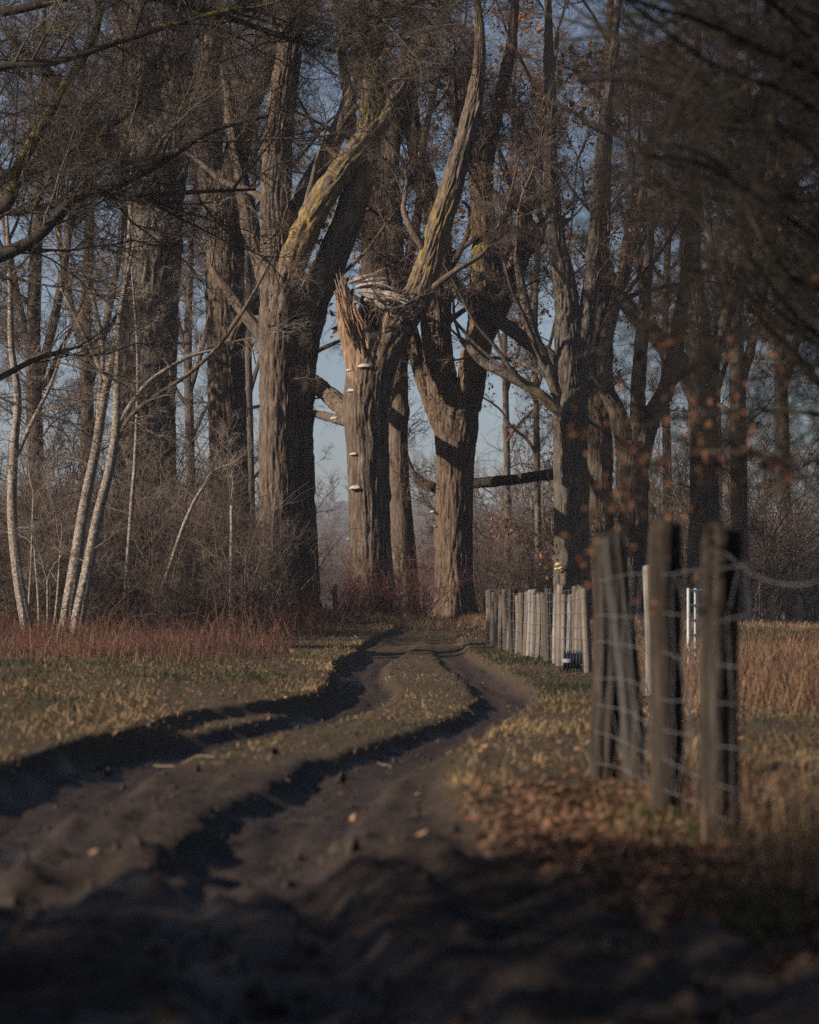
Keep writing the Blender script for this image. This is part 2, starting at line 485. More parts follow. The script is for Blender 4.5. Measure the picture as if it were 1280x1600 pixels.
def spray_mesh(seed, L=3.0, r=.028, n2=14, n3=7, n4=0, up=.05, droop=0.0, thin=.006, leaves=0, lsize=(.035, .085)):
    """a branch along +X with its twigs"""
    rg = np.random.default_rng(seed)
    K = 9
    p = np.zeros((1, K, 3)); d = np.array([1., 0, .05])
    for k in range(1, K):
        d = d + rg.normal(size=3) * .16; d[2] += up - droop * k / K; d /= np.linalg.norm(d)
        p[0, k] = p[0, k - 1] + d * L / (K - 1)
    rad = r * np.linspace(1, .22, K)[None]
    l2 = grow(p, rad, n2, (L * .28, L * .6), (25, 65), 7, r * .42, rg, up * .7 - droop * .5, .22, .12)
    l3 = grow(l2[0], l2[1], n3, (L * .10, L * .28), (25, 70), 5, thin * 1.25, rg, up * .6 - droop * .5, .25, .1, .5)
    polys = [(p, rad), l2, l3]
    last = l3
    if n4:
        l4 = grow(l3[0], l3[1], n4, (L * .05, L * .13), (25, 70), 4, thin, rg, up, .25, .1, .6)
        polys.append(l4); last = l4
    V, Q = lines_mesh(polys)
    me = mesh_np('branch', V, Q)
    lme = None
    if leaves:
        k = rg.integers(0, last[0].shape[0], leaves)
        j = rg.integers(1, last[0].shape[1], leaves)
        lme = leaf_mesh(last[0][k, j], rg, hang=True, size=lsize)
    return me, lme

def leaf_mesh(pos, rg, hang=True, size=(.035, .085)):
    n = len(pos)
    s = rg.uniform(*size, n)[:, None]
    ax = rg.normal(size=(n, 3)) * .45; ax[:, 2] -= 1.0 if hang else 0
    ax /= np.linalg.norm(ax, axis=1)[:, None]
    sd = np.cross(ax, rg.normal(size=(n, 3))); sd /= np.linalg.norm(sd, axis=1)[:, None]
    nm = np.cross(ax, sd)
    cup = rg.uniform(-.35, .35, n)[:, None]
    a = pos; b = pos + ax * s * .5 + sd * s * .30 + nm * s * cup; c_ = pos + ax * s; d = pos + ax * s * .5 - sd * s * .30 + nm * s * cup
    e = pos + ax * s * .5
    V = np.stack([a, b, c_, d, e], 1).reshape(-1, 3)
    k = np.arange(n)[:, None] * 5
    T = np.concatenate([k + np.array([[0, 1, 4]]), k + np.array([[1, 2, 4]]), k + np.array([[2, 3, 4]]), k + np.array([[3, 0, 4]])])
    return mesh_np('leaves', V, None, T, smooth=False)

SPR = [spray_mesh(100 + k, L=3.2, r=.034, n2=15, n3=9, n4=3, up=.03, thin=.0070) for k in range(5)]
SPR_BIG = [spray_mesh(150 + k, L=5.5, r=.075, n2=11, n3=9, n4=4, up=.03, thin=.0085) for k in range(3)]
SPR_DR = [spray_mesh(200 + k, L=2.4, r=.020, n2=12, n3=8, n4=3, up=-.06, droop=.1, thin=.0075) for k in range(3)]
SPR_LF = [spray_mesh(300 + k, L=3.0, r=.030, n2=15, n3=8, n4=2, up=.02, thin=.0068, leaves=110, lsize=(.09, .20)) for k in range(3)]
SPR_FINE = [spray_mesh(400 + k, L=2.0, r=.014, n2=16, n3=9, n4=3, up=.02, thin=.0032) for k in range(3)]
for me_, _ in SPR + SPR_DR + SPR_LF + SPR_BIG: me_.materials.append(M['twig'])
for _, lm in SPR_LF: lm.materials.append(M['leaf'])
for me_, _ in SPR_FINE: me_.materials.append(M['twig_lichen'])

def put_spray(parent, base, p, d, scale, spr, rg, name='branch'):
    d = Vector(d).normalized()
    q = d.to_track_quat('X', 'Z').to_matrix()
    roll = Matrix.Rotation(rg.uniform(-1.2, 1.2), 3, 'X')
    me_, lm = spr
    o = bpy.data.objects.new(name, me_); C.objects.link(o)
    o.parent = parent; o.location = Vector(p) - Vector(base)
    o.rotation_euler = (q @ roll).to_euler(); o.scale = (scale,) * 3
    if lm is not None:
        l = bpy.data.objects.new('leaves', lm); C.objects.link(l); l.parent = o; l['kind'] = 'stuff'
    return o

def px_line(rows, d, ddef=0):
    """rows of (x, y, radius_px[, extra depth[, lichen]]) in photo pixels -> world points, radii"""
    pts, rad, li = [], [], []
    for r in rows:
        dd = d + (r[3] if len(r) > 3 else ddef)
        pts.append(P(r[0], r[1], dd)); rad.append(r[2] / F * dd); li.append(r[4] if len(r) > 4 else 0)
    return np.array(pts), np.array(rad), np.array(li)

def make_tree(name, label, d, parts, mat='bark', cell=.095, amp=.060, seed=0, dens=1.0, sprays=SPR, group=None,
              twig_from=8.5, epi=0, epi_spr=SPR_DR, cat='tree', low=.3, scale=1.0, forks=0):
    rg = np.random.default_rng(seed + 900)
    r0 = parts[0][1][0]
    b = P(r0[0], r0[1], d); b[2] = float(height(b[0], b[1])) - .03
    t = thing(name, label, cat, b, group)
    for pi, (pn, rows, *opt) in enumerate(parts):
        opt = opt[0] if opt else {}
        pts, rad, li = px_line(rows, d)
        if pi == 0: pts[0, 2] = b[2] - .15
        big = rad.max()
        sides = int(np.clip(2 * np.pi * big / (cell * .27), 9, 140))
        V, Q, T, la = tube(pts, rad, sides, cell if big > .07 else None, amp * (1 if big > .2 else .8), seed * 31 + pi * 7,
                           step=opt.get('step', max(.08, cell * 1.05)), lichen=li, jag=opt.get('jag', 0),
                           fluting=.11 if pi == 0 else 0, knots=9 if (big > .3 and cell < .2) else (3 if big > .15 else 0))
        o = link(pn, mesh_np(pn, V - b, Q, T, attrs={'lichen': la}), M[opt.get('mat', mat)], t)
        if opt.get('dead'): continue
        # twig-bearing branches along the limb
        L = np.linalg.norm(np.diff(pts, axis=0), axis=1).sum()
        n = int(L * dens * opt.get('dens', 1.0))
        c = catmull(np.column_stack([pts, rad]), 60)
        for _ in range(n):
            k = rg.integers(4, 60); p = c[k, :3]; hgt = p[2]
            if hgt < twig_from and rg.random() > low: continue
            tan = c[min(k + 1, 59), :3] - c[k - 1, :3]; tan /= np.linalg.norm(tan) + 1e-9
            dr = rg.normal(size=3); dr -= (dr @ tan) * tan; dr /= np.linalg.norm(dr) + 1e-9
            dr = dr + tan * rg.uniform(.1, .9); dr[2] += .15
            put_spray(t, b, p, dr, scale * rg.uniform(.6, 1.15) * (1.15 if hgt > 13 else .9), sprays[rg.integers(len(sprays))], rg)
        for _ in range(forks if big > .11 else 0):                       # arching side limbs
            k = rg.integers(14, 56); p = c[k, :3]
            if p[2] < 5.5: continue
            tan = c[min(k + 1, 59), :3] - c[k - 1, :3]; tan /= np.linalg.norm(tan) + 1e-9
            dr = np.array([rg.choice([-1, 1]) * rg.uniform(.5, 1), rg.normal() * .6, rg.uniform(.1, .7)]); dr += tan * .5; dr /= np.linalg.norm(dr)
            ln = rg.uniform(3.0, 5.5); q = [p - dr * .1]; w_ = rg.normal(size=3) * .12
            for a in range(6):
                dr = dr + w_ + rg.normal(size=3) * .16; dr[2] += .10; dr /= np.linalg.norm(dr); q.append(q[-1] + dr * ln / 6)
            q = np.array(q); r_ = min(c[k, 3] * .5, .10)
            V, Q, T, la = tube(q, np.linspace(r_, .018, 7), 9, .07, .012, seed * 13 + k, step=.12)
            link('limb', mesh_np('limb', V - b, Q, T, attrs={'lichen': la}), M[opt.get('mat', mat)], t)
            for a in (3, 5, 6):
                d2 = q[min(a + 1, 6)] - q[a - 1]; d2 = d2 / np.linalg.norm(d2) + rg.normal(size=3) * .45
                put_spray(t, b, q[a], d2, scale * rg.uniform(.32, .6), sprays[rg.integers(len(sprays))], rg)
        # leader at the tip
        if rad[-1] < .14 and not opt.get('jag'):
            for _ in range(2):
                tan = pts[-1] - pts[-2]; put_spray(t, b, pts[-1], tan / np.linalg.norm(tan) + rg.normal(size=3) * .35, scale * rg.uniform(.9, 1.4), sprays[rg.integers(len(sprays))], rg)
    # epicormic twigs on the trunk
    pts, rad, _ = px_line(parts[0][1], d); c = catmull(np.column_stack([pts, rad]), 80)
    for _ in range(epi):
        k = rg.integers(12, 78); a = rg.uniform(0, 2 * np.pi)
        dr = np.array([math.cos(a), math.sin(a), rg.uniform(-.2, .35)])
        put_spray(t, b, c[k, :3] + dr * [1, 1, 0] * c[k, 3] * .85, dr, rg.uniform(.28, .6), epi_spr[rg.integers(len(epi_spr))], rg)
    return t, b

# ------------------------------------------------------------------ the old poplars
make_tree('poplar_tree', 'massive thick poplar behind the pale saplings, furthest left of the big trunks', 65, [
    ('trunk', [(230, 985, 64), (229, 950, 56), (228, 880, 49), (228, 800, 46), (228, 650, 46), (231, 500, 44), (238, 400, 43), (246, 310, 40), (252, 230, 30)]),
    ('limb', [(238, 400, 34), (226, 300, 34), (215, 150, 31), (206, 0, 27), (196, -150, 20), (190, -350, 8)]),
    ('limb', [(248, 360, 28), (266, 260, 26), (274, 130, 24), (280, 0, 21), (295, -200, 12), (300, -380, 5)]),
    ('limb', [(236, 330, 14), (190, 250, 13, -2), (140, 190, 11, -3), (80, 120, 8, -4), (20, 60, 5, -5)]),
], seed=1, mat='bark_grey', cell=.14, amp=.085, epi=22, dens=1.7, twig_from=12, low=.12)

make_tree('poplar_tree', 'dark poplar half hidden by brush, second big trunk from the left', 70, [
    ('trunk', [(366, 985, 44), (365, 950, 36), (361, 880, 31), (356, 700, 28), (353, 550, 28), (352, 440, 28), (352, 340, 27), (350, 270, 22)]),
    ('limb', [(353, 390, 20), (366, 270, 19), (392, 150, 18), (440, 62, 18), (500, -15, 15), (580, -150, 10), (640, -300, 4)]),
    ('limb', [(350, 390, 20), (330, 260, 19), (328, 110, 18), (336, -50, 15), (334, -300, 6)]),
    ('limb', [(352, 560, 12), (378, 500, 11, -1), (410, 470, 11, -2), (440, 440, 8, -2)], {'dens': .5}),
], seed=2, epi=24, dens=1.8, twig_from=12, low=.15)

make_tree('poplar_tree', 'twin-stemmed poplar left of the track with a deep seam between its trunks', 60, [
    ('trunk', [(440, 985, 47), (438, 962, 38), (437, 930, 33), (436, 800, 30), (436, 650, 29), (437, 520, 29), (438, 450, 28), (434, 380, 25), (431, 300, 22),
               (438, 180, 20), (455, 50, 17), (465, -100, 12), (470, -300, 4)]),
    ('trunk', [(484, 985, 30, .35), (480, 960, 24, .35), (477, 920, 21, .35), (472, 800, 20, .35), (470, 650, 20, .3), (474, 545, 22, .2), (489, 475, 24, 0), (518, 405, 22),
               (544, 340, 21, 0, .3), (562, 280, 20, 0, .9), (576, 210, 18, 0, .9), (583, 140, 15, 0, .8), (590, 40, 12), (600, -150, 5)]),
    ('limb', [(438, 510, 20, -.3), (450, 440, 20, -.4), (476, 365, 19, -.5, 1), (510, 300, 18, -.5, .6), (555, 240, 17, -.3, .3), (600, 180, 15, 0, .4), (632, 128, 13), (680, 40, 10), (720, -100, 5)]),
    ('limb', [(432, 425, 15, .2), (468, 322, 14, .3), (503, 255, 14, .4), (530, 200, 12, .4), (550, 140, 10, .4), (570, 40, 8), (590, -120, 3)]),
    ('limb', [(432, 480, 14, .6), (407, 405, 14, 1), (389, 342, 13, 1.2), (370, 240, 10, 1.5), (350, 100, 6, 1.5)]),
], forks=1, seed=3, cell=.11, amp=.065, epi=9, dens=1.0, twig_from=12, low=.1)

tree4, b4 = make_tree('broken_poplar_tree', 'broken poplar with torn top and bracket fungi up its trunk', 58, [
    ('trunk', [(584, 985, 50), (584, 962, 40), (582, 930, 35), (580, 880, 33), (577, 800, 31), (574, 700, 32), (572, 640, 34), (575, 595, 34), (580, 555, 30), (583, 530, 20)]),
    ('limb', [(580, 650, 24, -.1), (593, 575, 26, -.1), (618, 515, 25, -.1), (648, 470, 22, -.1), (668, 420, 19, 0, .5), (688, 350, 18, 0, .5), (712, 270, 16), (733, 190, 13), (746, 130, 10),
              (750, 50, 7), (742, -40, 5), (752, -160, 2)]),
    ('broken_limb', [(574, 630, 22, -.15), (562, 565, 21, -.15), (549, 515, 18, -.15), (541, 482, 15, -.15), (534, 455, 11, -.15)], {'jag': 1.3, 'mat': 'torn', 'dead': 1, 'step': .05}),
    ('hollow_stub', [(580, 590, 28, .25), (588, 520, 29, .3), (590, 470, 26, .3), (586, 435, 21, .3)], {'jag': 1.0, 'mat': 'hollow', 'dead': 1, 'step': .06}),
    ('limb', [(562, 665, 15), (536, 637, 13, 1.0), (512, 615, 12, 2.2), (488, 596, 12, 3.4), (440, 560, 11, 4.6), (390, 500, 9, 5), (330, 420, 5, 5.5)], {'dens': .7}),
    ('broken_limb', [(556, 664, 7), (532, 657, 6.5, .6), (508, 650, 6, 1.6), (480, 644, 5, 2.6)], {'jag': .25, 'dead': 1}),
], forks=2, seed=4, epi=7, dens=.5, twig_from=11, low=.1, sprays=SPR)

make_tree('slender_poplar_tree', 'slender smooth poplar close behind the broken one, bare pale lower trunk', 64, [
    ('trunk', [(637, 985, 31), (637, 962, 24), (636, 930, 20), (633, 880, 20), (626, 780, 17), (622, 690, 15), (624, 600, 13), (622, 500, 13), (619, 420, 12.5), (616, 340, 12), (612, 260, 12),
               (620, 180, 11), (632, 100, 9), (650, -50, 5)]),
    ('limb', [(622, 480, 8), (640, 400, 8), (655, 320, 7), (662, 220, 6), (690, 100, 3)]),
], forks=3, seed=5, epi=8, dens=.8, cell=.06, amp=.012)

make_tree('poplar_tree', 'grey poplar rising directly behind the broken tree top', 71, [
    ('trunk', [(596, 985, 26), (594, 900, 22), (592, 600, 20), (584, 420, 19), (588, 330, 17), (604, 250, 14), (626, 180, 12), (642, 110, 9), (660, -80, 4)]),
    ('limb', [(586, 400, 11), (566, 320, 11), (556, 240, 9), (540, 120, 7), (520, -40, 4)]),
], forks=3, seed=6, epi=4, dens=.8, mat='bark_far', cell=.12)

make_tree('poplar_tree', 'forked poplar just left of the fence end, trunk splitting like a wide V', 63.2, [
    ('trunk', [(713, 985, 47), (712, 964, 37), (710, 930, 31), (709, 880, 29), (710, 800, 28), (711, 720, 29), (713, 665, 32), (713, 625, 33), (712, 600, 20)]),
    ('limb', [(703, 680, 22), (691, 605, 24), (683, 540, 22), (681, 480, 22), (687, 420, 20), (682, 350, 16, .5), (662, 270, 14, 1), (646, 200, 12, 1), (640, 100, 8, 1), (630, -50, 4, 1)]),
    ('limb', [(702, 690, 14, .3), (677, 630, 14, .4), (656, 570, 13, .6), (642, 520, 12, .7), (625, 450, 10, 1), (600, 370, 7, 1.2)]),
    ('limb', [(720, 690, 20, -.2), (733, 612, 20, -.3), (746, 545, 20, -.4, .4), (763, 500, 19, -.4), (788, 460, 16, -.3), (803, 425, 14), (816, 395, 13), (850, 362, 14), (880, 338, 12)], {'jag': .35, 'dens': .5}),
    ('limb', [(803, 440, 12), (815, 380, 11), (828, 300, 9), (850, 200, 7), (870, 50, 4)]),
    ('limb', [(732, 640, 18, .1), (748, 525, 19, .1), (754, 450, 18, .1), (756, 380, 18, .1, .9), (755, 320, 16), (758, 260, 12), (775, 180, 10), (800, 60, 7), (810, -100, 3)]),
    ('limb', [(755, 350, 11), (745, 290, 11), (740, 200, 8), (735, 80, 5)]),
], forks=2, seed=7, mat='bark_warm', cell=.085, amp=.055, epi=6, dens=.6, low=.12, sprays=SPR + SPR_LF[:2])

make_tree('poplar_tree', 'poplar standing right behind the far fence with ochre fungus low on it', 61.2, [
    ('trunk', [(897, 985, 40), (896, 955, 32), (894, 880, 26), (893, 760, 25), (892, 690, 25), (892, 645, 26), (892, 610, 18)]),
    ('limb', [(890, 690, 19), (890, 600, 18), (888, 540, 19), (886, 480, 17), (880, 430, 15), (868, 370, 13), (862, 300, 11), (860, 150, 8), (855, -50, 4)]),
    ('limb', [(900, 680, 13), (906, 600, 13), (912, 530, 13), (920, 470, 12), (928, 400, 11), (936, 300, 9), (950, 150, 7), (970, -20, 4)]),
    ('limb', [(888, 595, 12, .3), (862, 562, 12, .5), (835, 541, 11, .7), (800, 515, 10, 1), (768, 494, 10, 1.2), (720, 460, 9, 1.4), (690, 430, 8, 1.5), (650, 370, 5, 2)], {'dens': .6}),
    ('limb', [(886, 652, 9, -.2), (860, 631, 8, -.3, .6), (830, 606, 8, -.4, .6), (790, 585, 7, -.4), (755, 565, 7, -.2), (720, 530, 4, 0)], {'dens': .6}),
    ('limb', [(882, 645, 9), (866, 600, 9), (846, 550, 8), (830, 510, 8), (818, 460, 7), (806, 400, 5)], {'dens': .6}),
    ('broken_limb', [(884, 738, 9, 2), (840, 744, 8, 3), (800, 749, 8, 4), (740, 756, 8, 4.5), (700, 761, 8, 4.5), (676, 762, 7, 4), (658, 750, 4, 4), (646, 735, 2, 4)], {'mat': 'dark_bark', 'dens': .35}),
], forks=2, seed=8, mat='bark_grey', cell=.08, epi=8, dens=.65, low=.15, sprays=SPR[:3] + SPR_LF)

make_tree('poplar_tree', 'pale poplar trunk immediately right of the one with ochre fungus', 68.0, [
    ('trunk', [(941, 985, 29), (940, 940, 25), (938, 850, 22), (936, 700, 20), (930, 600, 18), (934, 500, 18), (936, 420, 16), (940, 300, 13), (950, 150, 9), (955, -50, 4)]),
    ('limb', [(934, 570, 10), (960, 480, 10), (975, 430, 9), (1000, 330, 7), (1020, 200, 4)]),
], forks=3, seed=9, epi=10, dens=.6, mat='bark_far', cell=.12, sprays=SPR[:3] + SPR_LF)

make_tree('poplar_tree', 'low-forking poplar behind the middle near fence post', 67.6, [
    ('trunk', [(993, 985, 34), (992, 940, 28), (991, 880, 24), (990, 800, 22), (988, 735, 24), (990, 690, 20)]),
    ('limb', [(986, 740, 15), (966, 650, 13), (946, 600, 12), (950, 520, 10), (965, 460, 9), (980, 380, 6), (990, 250, 3)]),
    ('limb', [(994, 740, 16), (1016, 656, 14), (1040, 610, 13), (1052, 560, 12), (1062, 500, 10), (1075, 400, 7), (1085, 250, 4)]),
    ('limb', [(990, 730, 12), (996, 640, 11), (1000, 560, 10), (1010, 450, 8), (1020, 300, 5)]),
], forks=2, seed=10, epi=10, dens=.6, mat='bark_far', cell=.11, sprays=SPR[:3] + SPR_LF)

make_tree('poplar_tree', 'poplar with a thick limb arching left, seen past the nearest fence post', 73.5, [
    ('trunk', [(1101, 985, 34), (1100, 940, 27), (1100, 850, 23), (1100, 750, 21), (1098, 650, 21), (1095, 580, 20), (1090, 500, 17), (1080, 400, 13), (1085, 250, 9), (1090, 50, 5)]),
    ('limb', [(1096, 640, 13), (1066, 572, 13), (1040, 541, 13), (1005, 505, 12), (975, 470, 11), (950, 420, 8), (930, 340, 4)]),
    ('limb', [(1098, 620, 11), (1120, 540, 10), (1150, 450, 9), (1180, 330, 6), (1200, 200, 3)]),
], forks=3, seed=12, epi=10, dens=.6, mat='bark_far', cell=.12, sprays=SPR[:3] + SPR_LF)

for k, (x, d, r, lab) in enumerate([
        (1157, 79, 13, 'thin dark poplar trunk at right, above the field posts'),
        (1226, 88, 11, 'hazy poplar trunk furthest right, beyond the dry field'),
        (58, 74, 13, 'shadowy trunk in the brush at the left edge'),
        (795, 92, 5, 'slim far tree seen between the forked poplar and its right neighbour'),
        (140, 82, 11, 'far trunk in the tangle between the pale saplings'),
        (300, 90, 7, 'far tree between the two biggest left trunks'),
        (394, 96, 6, 'far tree left of the twin-stemmed poplar'),
        (842, 88, 5, 'far tree just left of the poplar with ochre fungus'),
        (1045, 92, 7, 'far tree in the gap above the middle near post'),
        (1125, 98, 6, 'far tree right of the arching poplar')]):
    make_tree('bare_tree', lab, d, [
        ('trunk', [(x, 985, r * 1.5), (x, 900, r * 1.05), (x - 3, 700, r), (x - 6, 520, r * .85), (x, 350, r * .7), (x + 8, 150, r * .5), (x + 12, -50, r * .2)]),
        ('limb', [(x - 5, 620, r * .6), (x + 22, 520, r * .55), (x + 45, 400, r * .45), (x + 60, 250, r * .3)]),
        ('limb', [(x - 5, 560, r * .6), (x - 30, 470, r * .5), (x - 50, 350, r * .4), (x - 70, 180, r * .2)]),
    ], seed=20 + k, epi=10, dens=1.0, forks=3, mat='bark_far', cell=.14, amp=.02, sprays=SPR + (SPR_LF if x > 700 else []), twig_from=4, low=.7, scale=1.1)

# bracket fungi and the shattered top of the broken poplar
def fungus_mesh(seed):
    rg = np.random.default_rng(seed)
    prof = [(0, .42), (.35, .40), (.65, .30), (.88, .12), (1.0, -.04), (.93, -.12), (.6, -.15), (0, -.16)]
    n = 15; V = []
    for a in np.linspace(-.1, math.pi + .1, n):
        for (r, z) in prof:
            rr = r * (1 + .06 * math.sin(a * 3 + seed)); V.append((rr * math.cos(a), -rr * .85 * math.sin(a), z + .03 * math.sin(a * 5)))
    V = np.array(V); k = len(prof)
    ii = np.arange(n * k).reshape(n, k)
    return mesh_np('bracket_fungus', V, np.stack([ii[:-1, :-1], ii[:-1, 1:], ii[1:, 1:], ii[1:, :-1]], -1).reshape(-1, 4))
FUN = [fungus_mesh(k) for k in range(3)]
def put_fungus(tree, b, x, y, d, w, rot, k=0, mat='fungus'):
    me_ = FUN[k % 3]
    if mat != 'fungus': me_ = me_.copy(); me_.materials.clear()
    o = link('bracket_fungus', me_, M[mat], tree)
    p = P(x, y, d); o.location = Vector(p - b); o.rotation_euler = (0, 0, math.radians(rot)); o.scale = (w, w, w)
    return o
for k, (x, y, dd, w, rot) in enumerate([(570, 573, -.52, .17, 0), (546, 579, -.25, .10, -60), (551, 611, -.35, .15, -50), (523, 654, .0, .11, -30),
                                        (553, 710, -.36, .11, -40), (556, 763, -.40, .17, -38), (545, 843, -.15, .07, -80)]):
    put_fungus(tree4, b4, x, y, 58 + dd, w, rot, k)

def splinter_mesh(seed, L, w, h):
    rg = np.random.default_rng(seed); n = 9; S = 6
    V = []
    bend = rg.normal() * .06
    for k in range(n):
        t = k / (n - 1); sc = (1 - .75 * t ** 2.2) * (.75 + .25 * min(1, t * 6)) * rg.uniform(.6, 1.2)
        for a in np.linspace(0, 2 * np.pi, S, endpoint=False):
            V.append((t * L, w * sc * math.cos(a) * rg.uniform(.7, 1.1), h * sc * math.sin(a) * rg.uniform(.7, 1.1) + bend * math.sin(t * 3)))
    V = np.array(V); ii = np.arange(n * S).reshape(n, S)
    Q = np.stack([ii[:-1], np.roll(ii, -1, 1)[:-1], np.roll(ii, -1, 1)[1:], ii[1:]], -1).reshape(-1, 4)
    V = np.vstack([V, V[:S].mean(0), V[-S:].mean(0)]); c0 = n * S
    T = np.concatenate([np.stack([np.roll(ii[0], -1), ii[0], np.full(S, c0)], -1), np.stack([ii[-1], np.roll(ii[-1], -1), np.full(S, c0 + 1)], -1)])
    return mesh_np('splinter', V, Q, T, smooth=False)
rgs = np.random.default_rng(5)
def put_splinter(x0, y0, x1, y1, d0, d1, w, mat):
    a, b_ = P(x0, y0, d0), P(x1, y1, d1)
    L = np.linalg.norm(b_ - a)
    o = link('splinter', splinter_mesh(int(rgs.integers(1e6)), L, w, w * .5), M[mat], tree4)
    o.location = Vector(a - b4)
    o.rotation_euler = (Vector(b_ - a).to_track_quat('X', 'Z').to_matrix() @ Matrix.Rotation(rgs.uniform(-.8, .8), 3, 'X')).to_euler()
for (x0, y0, x1, y1, w, dd) in [(558, 446, 606, 441, .10, 0), (556, 450, 622, 456, .12, -.1), (560, 455, 632, 463, .13, -.2), (566, 460, 640, 471, .13, -.3), (574, 464, 634, 475, .11, -.35),
                                (584, 468, 624, 480, .09, -.3), (588, 447, 626, 461, .10, -.1), (592, 440, 604, 436, .12, .1), (598, 456, 638, 470, .08, -.4), (562, 446, 598, 436, .09, .1), (570, 468, 600, 471, .10, -.1)]:
    put_splinter(x0, y0, x1, y1, 57.5 + dd, 57.35 + dd, w, 'splinter')
for (x0, y0, x1, y1, w) in [(545, 442, 590, 428, .06), (552, 436, 604, 418, .05), (578, 489, 606, 482, .035), (606, 470, 614, 505, .04), (600, 455, 640, 474, .07)]:
    put_splinter(x0, y0, x1, y1, 57.5 + rgs.uniform(-.15, .15), 57.2 + rgs.uniform(-.3, .2), w, 'splinter')
for k in range(22):
    x0 = rgs.uniform(548, 574); y0 = rgs.uniform(500, 560)
    put_splinter(x0, y0, x0 - rgs.uniform(8, 20), y0 - rgs.uniform(30, 60), 57.42 + rgs.uniform(-.1, .1), 57.4 + rgs.uniform(-.1, .1), rgs.uniform(.02, .05), 'torn')
for (x0, y0, x1, y1, w) in [(556, 545, 530, 462, .10), (562, 540, 541, 470, .09), (566, 560, 548, 478, .09), (552, 525, 527, 458, .07), (570, 560, 560, 500, .07),
                            (548, 500, 533, 452, .06), (575, 545, 578, 492, .06), (600, 520, 612, 470, .07)]:
    put_splinter(x0, y0, x1, y1, 57.45 + rgs.uniform(-.1, .1), 57.4 + rgs.uniform(-.2, .2), w, 'torn')
t7 = [o for o in C.objects if o.get('label', '').startswith('poplar standing right behind')][0]
bt7 = np.array(t7.location)
for k, (x, y, w) in enumerate([(873, 882, .10), (879, 888, .11), (870, 889, .07), (910, 884, .06)]):
    put_fungus(t7, bt7, x, y, 60.8, w, -10, k, 'fungus_ochre')
t5 = [o for o in C.objects if o.get('label', '').startswith('slender smooth')][0]
for k, (x, y, w) in enumerate([(622, 920, .09), (627, 928, .10), (620, 936, .07), (630, 940, .08)]):
    put_fungus(t5, np.array(t5.location), x, y, 63.68, w, -10, k)
t6 = [o for o in C.objects if o.get('label', '').startswith('forked poplar')][0]
for k, (x, y, w) in enumerate([(677, 800, .10), (680, 822, .05)]):
    put_fungus(t6, np.array(t6.location), x, y, 63.05, w, -80, k)

# ------------------------------------------------------------------ pale saplings and brush on the left
SPR_SAP = [spray_mesh(500 + k, L=1.9, r=.013, n2=11, n3=6, n4=2, up=.05, thin=.0042) for k in range(3)]
for me_, _ in SPR_SAP: me_.materials.append(M['twig_pale'])
def sapling(label, d, parts, seed, group=None, dens=2.4, name='sapling'):
    return make_tree(name, label, d, parts, mat='pale_bark', cell=.05, amp=.004, seed=seed, dens=dens, sprays=SPR_SAP, twig_from=1.2, low=.2, cat='sapling', group=group, scale=.8)
sapling('pale sapling leaning out at the far left edge', 46, [
    ('stem', [(48, 1010, 11), (42, 980, 9.5), (28, 900, 8.5), (19, 800, 8), (22, 700, 7), (28, 620, 6), (18, 540, 5), (16, 440, 4), (10, 330, 2.5)]),
    ('limb', [(22, 720, 4), (50, 660, 3.5), (80, 600, 2.5), (100, 540, 1.5)])], 40)
sapling('tall pale sapling, left stem of the crossing pair', 46, [
    ('stem', [(98, 1010, 12), (103, 970, 10), (116, 890, 9), (132, 790, 8), (150, 700, 7.5), (163, 620, 7), (180, 540, 6), (196, 440, 5), (204, 340, 4), (206, 240, 2.5)]),
    ('limb', [(150, 700, 4.5), (156, 620, 4), (160, 540, 3.5), (140, 450, 3), (110, 400, 1.5)]),
    ('limb', [(168, 600, 4), (150, 560, 3.5), (120, 500, 3), (95, 450, 1.5)])], 41)
sapling('pale sapling, right stem of the crossing pair with a long reaching limb', 45.6, [
    ('stem', [(118, 1012, 12), (122, 970, 10.5), (135, 900, 9.5), (152, 810, 8), (172, 730, 7.5), (182, 660, 7), (184, 580, 5.5), (190, 480, 4), (210, 380, 2)]),
    ('limb', [(180, 690, 4.5), (205, 650, 4), (245, 618, 3.6), (300, 580, 3.2), (350, 530, 3), (395, 460, 2.4), (432, 390, 1.5)], {'mat': 'bark'}),
    ('limb', [(186, 660, 4.5), (230, 600, 4), (290, 560, 3), (340, 545, 1.5)])], 42)
sapling('thin broken pale pole slanting right in the brush', 49, [
    ('stem', [(243, 985, 3.6), (247, 940, 3.4), (264, 890, 3.2), (284, 830, 3), (303, 785, 2.6), (320, 757, 1.6)])], 43, dens=.6)
sapling('thin straight pale pole beside the twin-stemmed poplar', 50, [
    ('stem', [(362, 990, 3.5), (361, 930, 3.2), (362, 860, 3.2), (362, 790, 2.8)])], 44, dens=.5)
sapling('thin dim pole between the pale pair and the slanting pole', 50, [
    ('stem', [(192, 985, 4), (198, 900, 3.6), (205, 800, 3.4), (212, 700, 3), (215, 560, 2), (206, 420, 1.5)])], 45, dens=1)
for k, (x, y, x2, y2, lab) in enumerate([(60, 1005, 54, 860, 'thin whip stem right beside the leaning sapling'), (70, 1008, 74, 905, 'shortest of the thin whips between the pale saplings'),
                                         (80, 1005, 95, 850, 'thin whip leaning towards the crossing pale pair'), (40, 990, 52, 780, 'tallest thin whip, just behind the leaning sapling')]):
    sapling(lab, 47 + .3 * k, [('stem', [(x, y, 2.6), ((x * .6 + x2 * .4) + 3, y * .6 + y2 * .4, 2.2), (x2, y2, 1.3)])], 46 + k, group='whip stems at the left', dens=.8)

